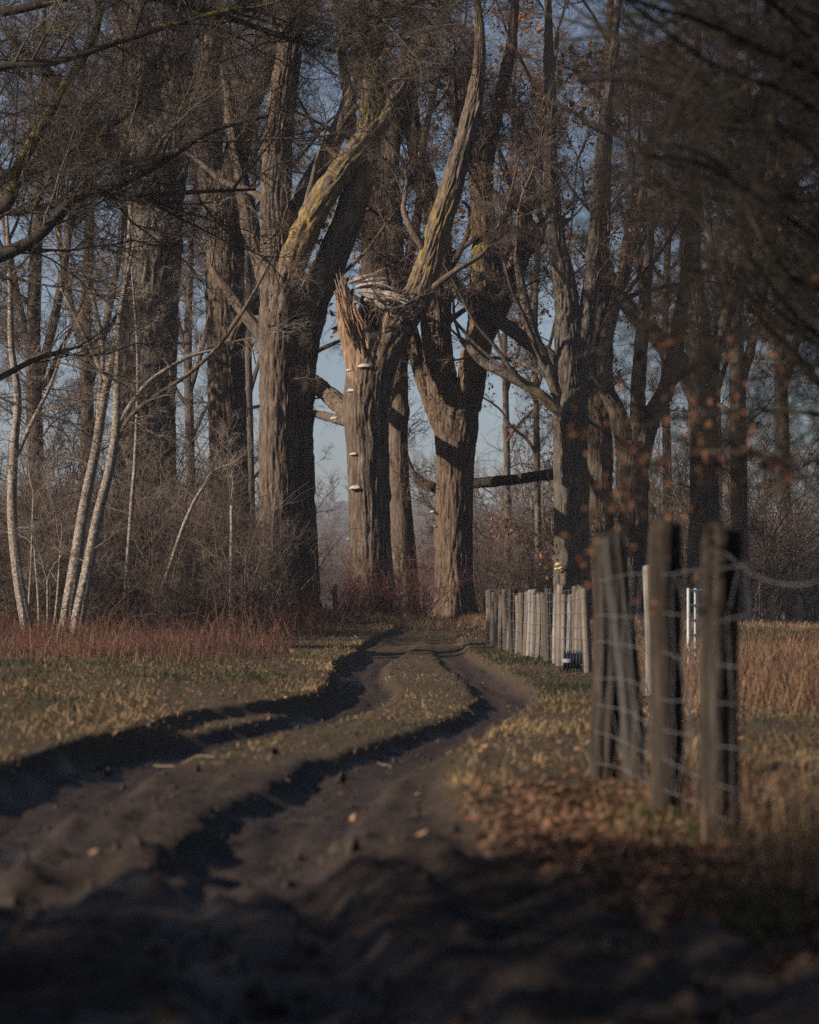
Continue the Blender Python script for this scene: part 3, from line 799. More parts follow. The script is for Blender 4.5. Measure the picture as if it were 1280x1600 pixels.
def shrub_meshes(seed, n0=26, H=3.0):
    rg = np.random.default_rng(seed)
    a = rg.uniform(0, 2 * np.pi, n0); rr = rg.uniform(.05, .5, n0)
    K = 8; p = np.zeros((n0, K, 3)); p[:, 0, 0] = rr * np.cos(a); p[:, 0, 1] = rr * np.sin(a)
    d = np.stack([np.cos(a) * .35, np.sin(a) * .35, np.ones(n0)], 1); ln = rg.uniform(.5, 1, n0) * H
    for k in range(1, K):
        d = d + rg.normal(size=(n0, 3)) * .2; d[:, 2] += .02; d /= np.linalg.norm(d, axis=1)[:, None]
        p[:, k] = p[:, k - 1] + d * (ln / (K - 1))[:, None]
    rad = (rg.uniform(.009, .018, n0))[:, None] * np.linspace(1, .3, K)[None]
    l2 = grow(p, rad, 9, (H * .16, H * .42), (25, 75), 6, .007, rg, .03, .28, .1)
    l3 = grow(l2[0], l2[1], 6, (H * .06, H * .17), (25, 75), 4, .0048, rg, .03, .3, .1, .6)
    V1, Q1 = lines_mesh([(p, rad)]); V2, Q2 = lines_mesh([l2, l3])
    return mesh_np('stems', V1, Q1), mesh_np('twigs', V2, Q2)
SHR = [shrub_meshes(600 + k) for k in range(4)]
for a_, b_ in SHR: a_.materials.append(M['twig']); b_.materials.append(M['twig'])
rgb = np.random.default_rng(77)
def shrub_label(px, right=False):
    if right:
        for lim, txt in ((830, 'between the forked poplar and the ochre-fungus poplar'), (960, 'behind the ochre-fungus poplar'), (1110, 'behind the near posts'), (9999, 'beyond the dry field at right')):
            if px < lim: return 'bare brown thicket shrub ' + txt, 'thicket shrubs ' + txt
    for lim, txt in ((85, 'at the left edge behind the leaning sapling'), (175, 'behind the crossing pale saplings'), (285, 'at the foot of the massive left poplar'), (9999, 'between the second trunk and the twin-stemmed poplar')):
        if px < lim: return 'tangled bare thicket shrub ' + txt, 'thicket shrubs ' + txt
def put_shrub(X, Y, s, label, group, name='bare_shrub', k=None, cat='shrub', sz=1.0):
    z = float(height(X, Y)) - .02
    t = thing(name, label, cat, (X, Y, z), group)
    a_, b_ = SHR[int(rgb.integers(4)) if k is None else k]
    for nm, me_ in (('stems', a_), ('twigs', b_)):
        o = link(nm, me_, None, t); o.rotation_euler = (0, 0, rgb.uniform(0, 6.28)) if nm == 'stems' else o.rotation_euler
        o.scale = (s, s, s * sz)
    r = rgb.uniform(0, 6.28)
    for c in t.children: c.rotation_euler = (0, 0, r)
    return t
for px, d, s in [(-30, 52, 1.3), (20, 55, 1.5), (70, 51, 1.2), (110, 56, 1.5), (150, 53, 1.2), (175, 57, 1.7), (210, 52, 1.1), (240, 57, 1.4), (265, 52, 1.1), (290, 56, 1.5),
                 (315, 53, 1.1), (345, 57, 1.3), (375, 54, 1.0), (40, 66, 2.2), (130, 68, 2.3), (190, 66, 2.0), (290, 69, 2.2), (395, 66, 1.5), (-10, 60, 2.2), (340, 62, 1.6)]:
    put_shrub((px - 640) / F * d, d, s, *shrub_label(px))
for px, d, s in [(760, 80, 1.2), (800, 86, 1.5), (840, 82, 1.3), (930, 84, 1.4), (1040, 80, 1.3), (1150, 90, 1.6), (1210, 84, 1.5), (1270, 90, 1.7), (1060, 95, 1.8), (860, 98, 1.9), (770, 104, 1.8), (980, 92, 1.6), (1120, 100, 2.0), (1180, 105, 2.1), (1240, 100, 2.0)]:
    put_shrub((px - 640) / F * d, d, s, *shrub_label(px, True))
for k in range(34):
    px, d = rgb.uniform(-60, 400), rgb.uniform(48, 60)
    put_shrub((px - 640) / F * d, d, rgb.uniform(.6, 1.25), *shrub_label(px))
for k in range(12):
    px, d = rgb.uniform(740, 1300), rgb.uniform(80, 108)
    put_shrub((px - 640) / F * d, d, rgb.uniform(2.0, 3.2), *shrub_label(px, True))
for px, d, sc_ in [(496, 170, 2.6), (515, 215, 3.6), (538, 190, 2.8), (660, 180, 2.9), (672, 230, 3.8), (752, 200, 3.2), (785, 170, 2.6), (820, 220, 3.6), (478, 240, 3.9), (700, 240, 3.9)]:
    put_shrub((px - 640) / F * d, d, sc_, 'hazy bare scrub tree far out in the meadow behind the centre trunks', 'hazy scrub in the far meadow', 'scrub_tree', cat='tree')
M['red_twig'] = plain('red_twig_bark', [(.07, .030, .026), (.15, .062, .050)], 2, 1, .85, 0)
for px, d, sc_, lab in [(652, 60.5, .75, 'red-brown twiggy bush at the foot of the slender poplar'), (556, 57.0, .62, 'red-brown twiggy bush at the left foot of the broken poplar'),
                        (606, 57.2, .66, 'red-brown twiggy bush between the broken and slender poplars')]:
    t = put_shrub((px - 640) / F * d, d, sc_, lab, None)
    for c in t.children:
        c.data = c.data.copy(); c.data.materials.clear(); c.data.materials.append(M['red_twig'])

# ------------------------------------------------------------------ fence posts
def post_mesh(H, r, seed, top_tilt=.03, sides=40, sink=.25, crack=.2):
    rg = np.random.default_rng(seed); n = 26
    z = np.linspace(-sink, H, n); th = np.linspace(0, 2 * np.pi, sides, endpoint=False)
    TH, Z = np.meshgrid(th, z)
    R = r * (1 + .10 * (vn(TH / 6.2832 * 4, Z * 1.2, seed, 4) - .5) + .12 * (vn(TH / 6.2832 * 11, Z * .7, seed + 1, 11) - .5))
    for _ in range(6):
        a = rg.uniform(0, 6.28); R = R - r * crack * 1.4 * np.exp(-((np.angle(np.exp(1j * (TH - a - .1 * Z)))) / .12) ** 2)
    R = R * (1 - .06 * sstep(H - .05, H, Z))
    bx = .012 * np.sin(z * 3 + seed); V = np.stack([R * np.cos(TH) + bx[:, None], R * np.sin(TH), Z], -1)
    V[-1, :, 2] += top_tilt * np.cos(th + seed) + rg.normal(size=sides) * .006
    V[-2, :, 2] += top_tilt * .7 * np.cos(th + seed)
    ii = np.arange(n * sides).reshape(n, sides)
    Q = np.stack([ii[:-1], np.roll(ii, -1, 1)[:-1], np.roll(ii, -1, 1)[1:], ii[1:]], -1).reshape(-1, 4)
    # top: inset ring + centre
    ring = V[-1] * .0 + V[-1]; c0 = V[-1].mean(0)
    V = np.vstack([V.reshape(-1, 3), c0 + (ring - c0) * .5 + [0, 0, .004], c0 + [0, 0, .002]])
    k = n * sides; rr = np.arange(sides) + k
    Q = np.vstack([Q, np.stack([ii[-1], np.roll(ii[-1], -1), np.roll(rr, -1), rr], -1)])
    T = np.stack([rr, np.roll(rr, -1), np.full(sides, k + sides)], -1)
    return mesh_np('fence_post', V, Q, T)

def put_post(label, x, y, d, ytop, wpx, mat, seed, lean=(0, 0), name='fence_post', group=None, tilt=.02):
    p = P(x, y, d); z = float(height(p[0], p[1]))
    H = P(x, ytop, d)[2] - z
    o = link(name, post_mesh(H, wpx / F * d / 2, seed, tilt), M[mat], None, (p[0], d, z))
    o.rotation_euler = (math.radians(lean[0]), math.radians(lean[1]), 0)
    return tag(o, label, 'post', group)

# three stout near posts, out of focus
near = thing('fence_post', 'weathered near fence post with a leaning brace, left of the three', 'post', (P(944, 0, 12.7)[0], 12.7, float(height(P(944, 0, 12.7)[0], 12.7))))
H_ = P(0, 836, 12.7)[2] - near.location.z
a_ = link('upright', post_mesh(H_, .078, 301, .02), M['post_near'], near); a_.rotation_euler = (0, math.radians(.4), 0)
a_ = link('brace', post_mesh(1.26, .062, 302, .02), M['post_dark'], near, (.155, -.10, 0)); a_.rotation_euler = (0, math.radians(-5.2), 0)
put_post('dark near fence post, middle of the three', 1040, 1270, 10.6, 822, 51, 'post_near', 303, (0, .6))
put_post('stout near fence post, right of the three', 1124, 1310, 9.4, 830, 62, 'post_near', 304, (0, .9), tilt=.03)
#put_post('blurred fence post at the right edge of the picture', 1296, 1400, 7.6, 800, 60, 'post_brown', 305, (0, -1))

# the far run of close-set posts
far = [(765, 46, 922, 9, 'post_pale', 'first post of the far fence run, pale, at its left end'),
       (778, 45, 923, 9, 'post_grey', 'second post of the far fence run from its left end'),
       (790, 44, 922, 8, 'post_brown', 'third post of the far fence run from its left end'),
       (803, 42.6, 921, 11, 'post_dark', 'dark thick fourth post of the far fence run'),
       (817, 41.6, 927, 7, 'post_brown', 'short fifth post of the far fence run'),
       (823, 41, 925, 7, 'post_grey', 'sixth post of the far fence run, close to the bright one'),
       (831, 39.6, 922, 12, 'post_pale', 'brightest and widest post of the far fence run'),
       (842, 38.5, 928, 8, 'post_grey', 'grey post just right of the brightest far post'),
       (850, 37.6, 929, 7, 'post_brown', 'low brown post left of the tall dark far post'),
       (860, 36.4, 920, 11, 'post_dark', 'tall dark post in the middle of the far fence run'),
       (868, 35.6, 931, 7, 'post_pale', 'short pale post right of the tall dark far post'),
       (877, 34.4, 914, 10, 'post_grey', 'tallest post of the far fence run, behind the black pipe'),
       (890, 33.2, 930, 7, 'post_pale', 'thin pale post behind the right end of the black pipe'),
       (899, 32.2, 916, 10, 'post_brown', 'brown post right of the black pipe'),
       (909, 31.2, 917, 10, 'post_brown', 'brown far post next to the near braced post'),
       (918, 30, 921, 10, 'post_grey', 'grey far post half hidden by the near braced post'),
       (771, 45.5, 926, 7, 'post_brown', 'low stake between the first two far posts'),
       (784, 44.5, 930, 7, 'post_grey', 'low stake between the second and third far posts'),
       (797, 43.3, 928, 7, 'post_grey', 'stake just left of the dark thick far post'),
       (810, 42.1, 930, 7, 'post_grey', 'stake just right of the dark thick far post'),
       (837, 39.1, 930, 7, 'post_brown', 'stake squeezed against the brightest far post'),
       (855, 37.0, 931, 7, 'post_grey', 'stake just left of the tall dark far post'),
       (872, 35.0, 932, 8, 'post_brown', 'stake just left of the tallest far post'),
       (884, 33.8, 930, 8, 'post_grey', 'stake right of the tallest far post'),
       (904, 31.7, 924, 8, 'post_grey', 'stake between the two brown far posts'),
       (974, 21, 846, 16, 'post_grey', 'pale slim post close behind the braced near post'),
       (1016, 24, 884, 12, 'post_pale', 'bright thin post peeking out left of the middle near post'),
       (1172, 66, 933, 6, 'post_pale', 'left of three thin posts out in the dry field'),
       (1206, 66, 933, 6, 'post_pale', 'middle of three thin posts out in the dry field'),
       (1251, 66, 933, 6, 'post_pale', 'right of three thin posts out in the dry field')]
rgf = np.random.default_rng(3)
run = []
for k, (x, d, yt, w, mt, lab) in enumerate(far):
    o = put_post(lab, x, 1000, d, yt, w * 1.35, mt, 320 + k, (rgf.uniform(-1, 1), rgf.uniform(-1.3, 1.3)), group='field posts' if d > 60 else 'far fence posts', tilt=.012)
    if d <= 46 and d > 29: run.append(tuple(o.location))
sp = thing('marker_post', 'small dark and white post standing between the twin-stemmed and broken poplars', 'post', (P(523, 0, 62)[0], 62, float(height(P(523, 0, 62)[0], 62))))
h_ = P(0, 915, 62)[2] - sp.location.z
link('post', post_mesh(h_, .055, 390, .05), M['post_dark'], sp)
o = link('pale_face', post_mesh(h_ - .12, .022, 391, .01), M['post_pale'], sp, (-.06, -.045, 0))

# ------------------------------------------------------------------ wire netting
def wire_mesh(name, pts, r, S=4):
    pts = np.asarray(pts, float)[None]
    V, Q = lines_mesh([(pts, np.full(pts.shape[:2], r))], S); return mesh_np(name, V, Q)
def netting(label, path, zs, gap, r, sag=.012, seed=0):
    rg = np.random.default_rng(seed)
    path = np.array(path, float); base = path[0].copy()
    seg = np.linalg.norm(np.diff(path[:, :2], axis=0), axis=1); s = np.concatenate([[0], np.cumsum(seg)])
    n = max(20, int(s[-1] / .12)); ss = np.linspace(0, s[-1], n)
    X, Y, Z = (np.interp(ss, s, path[:, i]) for i in range(3))
    t = thing('wire_netting', label, 'wire fence', base)
    rows = []
    for h in zs:
        z = Z + h + sag * fbm(ss * .9, ss * 0 + h * 7, 2, seed) * 2
        pts = np.stack([X + .01 * fbm(ss * 2, ss * 0 + h, 2, seed + 2), Y, z], -1); rows.append(pts)
        link('wire', wire_mesh('wire', pts - base, r), M['wire'], t)
    m = int(s[-1] / gap)
    for k in range(1, m):
        i = int(k * gap / s[-1] * (n - 1)) ; i = min(max(i, 1), n - 1)
        pts = np.array([rw[i] + rg.normal(size=3) * [.012, .012, 0] for rw in rows])
        link('stay_wire', wire_mesh('stay_wire', pts - base, r * .8), M['wire'], t)
    return t
ord_ = sorted(run, key=lambda p: -p[1])
offp = [(p[0] - .06, p[1] - .07, p[2]) for p in ord_]
netting('wire netting strung along the far run of fence posts', offp, [.08, .24, .40, .56, .74, .92, 1.05], .55, .0026, seed=1)
def gz(x, y): return (x, y, float(height(x, y)))
netting('wire netting stretched across the three near posts', [gz(.97, 12.62), gz(1.10, 10.5), gz(1.19, 9.28), gz(1.31, 7.5), gz(1.30, 6.0)],
        [.10, .24, .38, .53, .70, .88, 1.04], .26, .0017, sag=.022, seed=2)
# loose drooping wire from the last near post
lw = [(1.22, 9.33, 1.11), (1.30, 9.2, 1.03), (1.40, 9.0, .985), (1.50, 8.8, 1.0), (1.60, 8.6, 1.07), (1.72, 8.3, 1.2)]
lw = catmull(np.array(lw), 24)
o = link('loose_wire', wire_mesh('loose_wire', lw - lw[0], .002), M['wire'], None, lw[0]); tag(o, 'loose wire drooping right from the stout near post', 'wire')

# galvanised field gate seen through the posts
gd = 30.0
gp = P(1076, 1000, gd); gz0 = float(height(gp[0], gd))
gate = thing('field_gate', 'pale galvanised field gate glimpsed between the near posts', 'gate', (gp[0], gd, gz0))
gw, gh = .34, 1.05
def bar(nm, a, b_, r):
    link(nm, wire_mesh(nm, np.linspace(a, b_, 3), r, 8), M['gate'], gate)
for X_ in (0, .10, gw): bar('upright', (X_, X_ * .8, .06), (X_, X_ * .8, gh), .021)
for k in range(6): bar('rail', (0, 0, .1 + k * .185), (gw, gw * .8, .1 + k * .185), .014)

# length of black ribbed pipe lying by the far fence
pd = 30.4; pp = P(895, 0, pd); pz = float(height(pp[0], pd))
pipe = thing('ribbed_pipe', 'short black ribbed pipe lying in grass by the far fence', 'pipe', (pp[0], pd, pz))
S = 28; prof = []
Lp = .235; ribs = 6
for k in range(ribs):
    a = -Lp / 2 + Lp * k / ribs; w_ = Lp / ribs
    prof += [(a, .098), (a + w_ * .12, .128), (a + w_ * .58, .128), (a + w_ * .70, .098)]
prof.append((Lp / 2, .098))
th = np.linspace(0, 2 * np.pi, S, endpoint=False)
outer = np.array([[(a, r * math.cos(q), r * math.sin(q)) for q in th] for a, r in prof])
inner = np.array([[(a, .088 * math.cos(q), .088 * math.sin(q)) for q in th] for a, r in (prof[-1], prof[0])])
V = np.vstack([outer, inner]); m_ = len(V)
V = np.concatenate([V, V[:1]]); ii = np.arange((m_ + 1) * S).reshape(m_ + 1, S)
Q = np.stack([ii[:-1], np.roll(ii, -1, 1)[:-1], np.roll(ii, -1, 1)[1:], ii[1:]], -1).reshape(-1, 4)
o = link('pipe_wall', mesh_np('pipe_wall', V.reshape(-1, 3), Q, smooth=False), M['pipe'], pipe, (0, 0, .15)); o.rotation_euler = (0, 0, math.radians(-6))
bv = np.array([[(a, r * math.cos(q), r * math.sin(q)) for q in np.linspace(-.22 + math.pi, .12 + math.pi, 14)] for a, r in ((-.12, .131), (.01, .131), (.01, .136), (-.12, .136), (-.12, .131))])
# strap: small curved label on the viewer's side
ii = np.arange(5 * 14).reshape(5, 14)
Q = np.stack([ii[:-1, :-1], ii[:-1, 1:], ii[1:, 1:], ii[1:, :-1]], -1).reshape(-1, 4)
link('pale_band', mesh_np('pale_band', bv.reshape(-1, 3), Q), M['band'], pipe, (0, 0, .15)).rotation_euler = (0, 0, math.radians(-6))

# ------------------------------------------------------------------ grass, weeds, litter, clods
def blades(x, y, h, w, lean, tint, rg, z=None, K=3):
    n = len(x)
    z = height(x, y) - .01 if z is None else z
    a = rg.uniform(0, 2 * np.pi, n); ca, sa = np.cos(a), np.sin(a)
    fa = rg.uniform(0, 2 * np.pi, n)
    lx, ly = lean * np.cos(fa), lean * np.sin(fa)
    p0 = np.stack([x, y, z], 1); up = np.stack([lx * h * .45, ly * h * .45, h * .62], 1)
    tip = np.stack([lx * h * 1.2, ly * h * 1.2, h * np.clip(1.0 - .35 * lean, .15, 1)], 1)
    side = np.stack([ca * w, sa * w, 0 * w], 1) * .5
    V = np.stack([p0 - side, p0 + side, p0 + up + side * .8, p0 + up - side * .8, p0 + tip], 1).reshape(-1, 3)
    k = np.arange(n)[:, None] * 5
    return V, k + np.array([[0, 1, 2, 3]]), k + np.array([[3, 2, 4]]), np.repeat(tint, 5)

def scatter(n, y0, y1, xl, xr, rg, pw=1.0):
    y = y0 + (y1 - y0) * rg.random(n) ** pw
    half = .175 * y * 1.12
    x = rg.uniform(-1, 1, n) * half
    k = (x > xl) & (x < xr)
    return x[k], y[k]

rgg = np.random.default_rng(21)
# short turf and straw on both verges and the middle strip
x, y = scatter(215000, 5.0, 60, -11, 11, rgg, 1.0)
inside, rl, rr, strip, mudm, fade = masks(x, y)
dens = (1 - sstep(.15, .6, mudm)) * (1 - .15 * inside)
thin_ = 1 - .75 * sstep(9.4, 11.0, 20.4 - y) * 0
nearr = np.where((y < 11.6) & (x < .8), .15, 1)
bare = .10 + .90 * sstep(-.25, .2, fbm(x * 1.1, y * .6, 3, 145))
k = rgg.random(len(x)) < dens * nearr * bare
x, y = x[k], y[k]
inside, rl, rr, strip, mudm, fade = masks(x, y)
patch = fbm(x * .9, y * .35, 3, 140); patch2 = fbm(x * 3, y * 1.2, 3, 150)
straw = .54 + .62 * patch + .25 * patch2
straw = straw + .25 * ((x < -.9) & (y < 24)) - .28 * ((x > 1.0) & (y > 24) & (y < 48)) + .30 * np.exp(-((x - .75) / .55) ** 2 - ((y - 15.5) / 3.2) ** 2)
straw = straw - .55 * np.exp(-((x - 1.2) / .5) ** 2) * (1 - sstep(12.3, 14, y)) - .18 * ((x < -1.2) & (patch > .0)) - .12 * inside + .15 * sstep(48, 56, y)  # left-verge term puts its dappled shade into the tint
tint = np.clip(straw + rgg.normal(size=len(x)) * .14, 0, 1)
h = rgg.gamma(3, .015, len(x)).clip(.012, .2) * (1 - .45 * inside) * (1 + .5 * sstep(.2, .8, -patch)) * (1 + .8 * sstep(48, 58, y))
h = h * np.where((x > .85) & (y < 13.5), 1.1, 1)
h = h * (1 - .75 * np.exp(-((x - 2.0) / .25) ** 2 - ((y - 29.3) / 1.6) ** 2))
w = rgg.uniform(.004, .010, len(x)) * (1 + y / 50)
V, Q, T, ta = blades(x, y, h, w, rgg.uniform(.2, 1.4, len(x)), tint, rgg)
tag(link('grass', mesh_np('grass', V, Q, T, smooth=False, attrs={'tint': ta}), M['grass']), 'short green and straw-coloured grass on the verges and middle strip', 'grass', kind='stuff')

# red-brown undergrowth along the foot of the thicket
y = rgg.uniform(28, 62, 60000); x = -rgg.random(60000) * (.19 * y + 1) - .9
ed = edge_l(y) - x
k = (ed > .8 + .9 * fbm(x * .5, y * .25, 2, 170)) & (y > 31 + 4 * fbm(x * .8, y * .1, 3, 171)) & (rgg.random(len(x)) < (.25 + .75 * sstep(30, 40, y)) * (.25 + .75 * sstep(-.3, .25, fbm(x * 1.2, y * .7, 3, 172)))) & (x > -.2 * y)
x, y = x[k], y[k]
tint = np.clip(.42 + .6 * fbm(x * .6, y * .3, 3, 160) + rgg.normal(size=len(x)) * .24, 0, 1)
V, Q, T, ta = blades(x, y, rgg.gamma(2.2, .13, len(x)).clip(.05, 1.1) * (1 + .7 * fbm(x * 1.3, y * .8, 3, 161)) * sstep(.3, 2.2, edge_l(y) - x) * (.45 + .55 * sstep(30, 44, y) + .7 * sstep(42, 52, y)), rgg.uniform(.004, .010, len(x)), rgg.uniform(.1, .7, len(x)), tint, rgg)
tag(link('undergrowth', mesh_np('undergrowth', V, Q, T, smooth=False, attrs={'tint': ta}), M['weed']), 'red-brown dead weeds along the foot of the left thicket', 'undergrowth', kind='stuff')

# low tangled brambles over the same strip
nb = 1500
by = rgg.uniform(33, 56, nb * 3); bx = -rgg.random(nb * 3) * (.18 * by) - .9
kk = (edge_l(by) - bx > 1.2 + .8 * fbm(bx * .6, by * .3, 2, 175)) & (fbm(bx * 1.0, by * .5, 3, 176) > -.25) & (by > 35 + 3 * fbm(bx, by * .1, 2, 177))
bx, by = bx[kk][:nb], by[kk][:nb]; nb = len(bx)
p = np.zeros((nb, 6, 3)); p[:, 0] = np.stack([bx, by, height(bx, by) - .02], 1)
dv = rgg.normal(size=(nb, 3)) * [.7, .7, .2] + [0, 0, 1.0]; ln = rgg.uniform(.35, 1.15, nb) * (.5 + .5 * sstep(36, 50, by))
for k in range(1, 6):
    dv = dv + rgg.normal(size=(nb, 3)) * .25; dv[:, 2] -= .16; dv /= np.linalg.norm(dv, axis=1)[:, None]
    p[:, k] = p[:, k - 1] + dv * (ln / 5)[:, None]
rd = np.full((nb, 6), .006) * np.linspace(1, .5, 6)
l2 = grow(p, rd, 3, (.15, .5), (25, 80), 4, .0045, rgg, .0, .3, .2, .6)
V, Q = lines_mesh([(p, rd), l2])
M['bramble'] = plain('bramble_stem', [(.045, .020, .016), (.11, .045, .033), (.16, .085, .055)], 1.5, 1, .85, 0)
tag(link('brambles', mesh_np('brambles', V, Q), M['bramble']), 'reddish tangled bramble stems along the left thicket edge', 'brambles', kind='stuff')

# tall ochre grass in the field behind the fence, and dead grass round the tree feet
y = rgg.uniform(19, 80, 34000); x = rgg.uniform(.0, .2, 34000) * y * 1.05
k = x > np.where(y < 30, 2.3, np.interp(y, [30, 46, 60, 80], [2.6, 2.0, 2.2, 3.0]))
x, y = x[k], y[k]
tint = np.clip(.68 + .45 * fbm(x * .5, y * .2, 3, 180) + rgg.normal(size=len(x)) * .15, 0, 1)
V, Q, T, ta = blades(x, y, rgg.uniform(.2, .65, len(x)) * (1 - .65 * sstep(30, 55, y)), rgg.uniform(.005, .011, len(x)), rgg.uniform(.1, .8, len(x)), tint, rgg)
tag(link('tall_dry_grass', mesh_np('tall_dry_grass', V, Q, T, smooth=False, attrs={'tint': ta}), M['weed']), 'tall ochre dead grass in the field behind the fence', 'grass', kind='stuff')
y = rgg.uniform(54, 66, 16000); x = rgg.uniform(-4.2, 3.4, 16000)
tint = np.clip(.85 + .3 * fbm(x * .7, y * .4, 2, 181) + rgg.normal(size=len(x)) * .12, 0, 1)
V, Q, T, ta = blades(x, y, rgg.uniform(.10, .38, len(x)), rgg.uniform(.006, .012, len(x)), rgg.uniform(.2, .9, len(x)), tint, rgg)
tag(link('dead_grass', mesh_np('dead_grass', V, Q, T, smooth=False, attrs={'tint': ta}), M['weed']), 'golden dead grass around the feet of the poplars', 'grass', kind='stuff')
# pale stalks round the near posts
y = rgg.uniform(6, 13, 900); x = rgg.normal(1.36, .18, 900) + .02 * (y - 9)
k = x < .19 * y + .1; x, y = x[k], y[k]
V, Q, T, ta = blades(x, y, rgg.uniform(.10, .45, len(x)), rgg.uniform(.003, .006, len(x)), rgg.uniform(.1, .9, len(x)), np.clip(rgg.normal(.75, .2, len(x)), 0, 1), rgg)
tag(link('dry_stalks', mesh_np('dry_stalks', V, Q, T, smooth=False, attrs={'tint': ta}), M['weed']), 'pale dry stalks round the feet of the near posts', 'grass', kind='stuff')

# fallen leaves
def litter(n, x, y, size, rg):
    z = height(x, y) + .004
    n = len(x); a = rg.uniform(0, 6.28, n); s = rg.uniform(*size, n)
    ax = np.stack([np.cos(a), np.sin(a), rg.normal(size=n) * .35], 1); sd = np.stack([-np.sin(a), np.cos(a), rg.normal(size=n) * .35], 1)
    p = np.stack([x, y, z], 1); s = s[:, None]
    cup = np.zeros((n, 3)); cup[:, 2] = rg.uniform(.0, .35, n)
    V = np.stack([p - ax * s * .5 + cup * s * .6, p + sd * s * .3 + cup * s * .3, p + ax * s * .5 + cup * s, p - sd * s * .3 + cup * s * .5, p], 1).reshape(-1, 3)
    k = np.arange(n)[:, None] * 5
    T = np.concatenate([k + np.array([[0, 4, 1]]), k + np.array([[1, 4, 2]]), k + np.array([[2, 4, 3]]), k + np.array([[3, 4, 0]])])
    return V, T
x1 = rgg.normal(1.0, .45, 8000); y1 = 5.6 + 7.5 * rgg.beta(1.8, 2.6, 8000)
k = (x1 > edge_r(y1) - .1) & (x1 < .2 * y1); x1, y1 = x1[k], y1[k]
x2, y2 = scatter(16000, 8, 50, -9, 3, rgg); m2 = masks(x2, y2)[4]; k = rgg.random(len(x2)) < np.where(m2 > .4, .05, np.where(masks(x2, y2)[0] > .5, .12, .55)); x2, y2 = x2[k], y2[k]
xs, ys = np.concatenate([x1, x2]), np.concatenate([y1, y2])
V, T = litter(0, xs, ys, (.02, .065), rgg)
ta = np.repeat(np.clip(np.where(np.arange(len(xs)) < len(x1), .26, .52) + rgg.normal(size=len(xs)) * .2, 0, 1), 5)
tag(link('leaf_litter', mesh_np('leaf_litter', V, None, T, smooth=False, attrs={'tint': ta}), M['litter']), 'fallen brown leaves on the right bank and verges', 'leaves', kind='stuff')

# mud clods thrown up along the track
x, y = scatter(17000, 4.0, 44, -3, 2, rgg, 1.3)
m_ = masks(x, y)[4]; k = rgg.random(len(x)) < m_ * (.25 + .75 * vn(x * 2, y * 1.2, 190)); x, y = x[k], y[k]
n = len(x); s = rgg.gamma(1.4, .0045, n) + .003
d8 = np.array([(1, 0, 0), (-1, 0, 0), (0, 1, 0), (0, -1, 0), (0, 0, 1), (0, 0, -1)], float)
V = (np.stack([x, y, height(x, y) + s * .2], 1)[:, None] + d8[None] * s[:, None, None] * rgg.uniform(.6, 1.4, (n, 6, 1)) + rgg.normal(size=(n, 6, 3)) * s[:, None, None] * .2).reshape(-1, 3)
fT = np.array([(0, 2, 4), (2, 1, 4), (1, 3, 4), (3, 0, 4), (2, 0, 5), (1, 2, 5), (3, 1, 5), (0, 3, 5)])
T = (np.arange(n)[:, None, None] * 6 + fT[None]).reshape(-1, 3)
tag(link('mud_clods', mesh_np('mud_clods', V, None, T, smooth=False), M['clod']), 'crumbled dark mud clods scattered over the track', 'mud', kind='stuff')

# loose sticks lying on the mud
def stick(label, x0, y0, x1, y1, r, bend, seed):
    def G(px, py): d = F * HC / (py - YH); return np.array([(px - 640) / F * d, d])
    a, b_ = G(x0, y0), G(x1, y1); rg = np.random.default_rng(seed)
    t = np.linspace(0, 1, 9)[:, None]; p = a * (1 - t) + b_ * t
    nrm = np.array([-(b_ - a)[1], (b_ - a)[0]]); p = p + nrm * (np.sin(t * 3.1) * bend + rg.normal(size=(9, 1)) * .02)
    pts = np.column_stack([p, height(p[:, 0], p[:, 1]) + r * 1.1 + .015])
    V, Q, T, la = tube(pts, np.linspace(r, r * .5, 9), 8, step=.03)
    base = pts[0].copy()
    return tag(link('stick', mesh_np('stick', V - base, Q, T), M['stick'], None, base), label, 'stick')
stick('thin bare stick lying across the left rut', 240, 1171, 335, 1177, .005, .05, 1)
stick('short pale stick jutting up from the mud at left', 118, 1257, 146, 1240, .007, .05, 2)
stick('blurred pale stick on the mud at the bottom of the picture', 400, 1540, 520, 1550, .009, .25, 3)
stick('short twig on the right rut', 592, 1166, 612, 1172, .004, .05, 5)

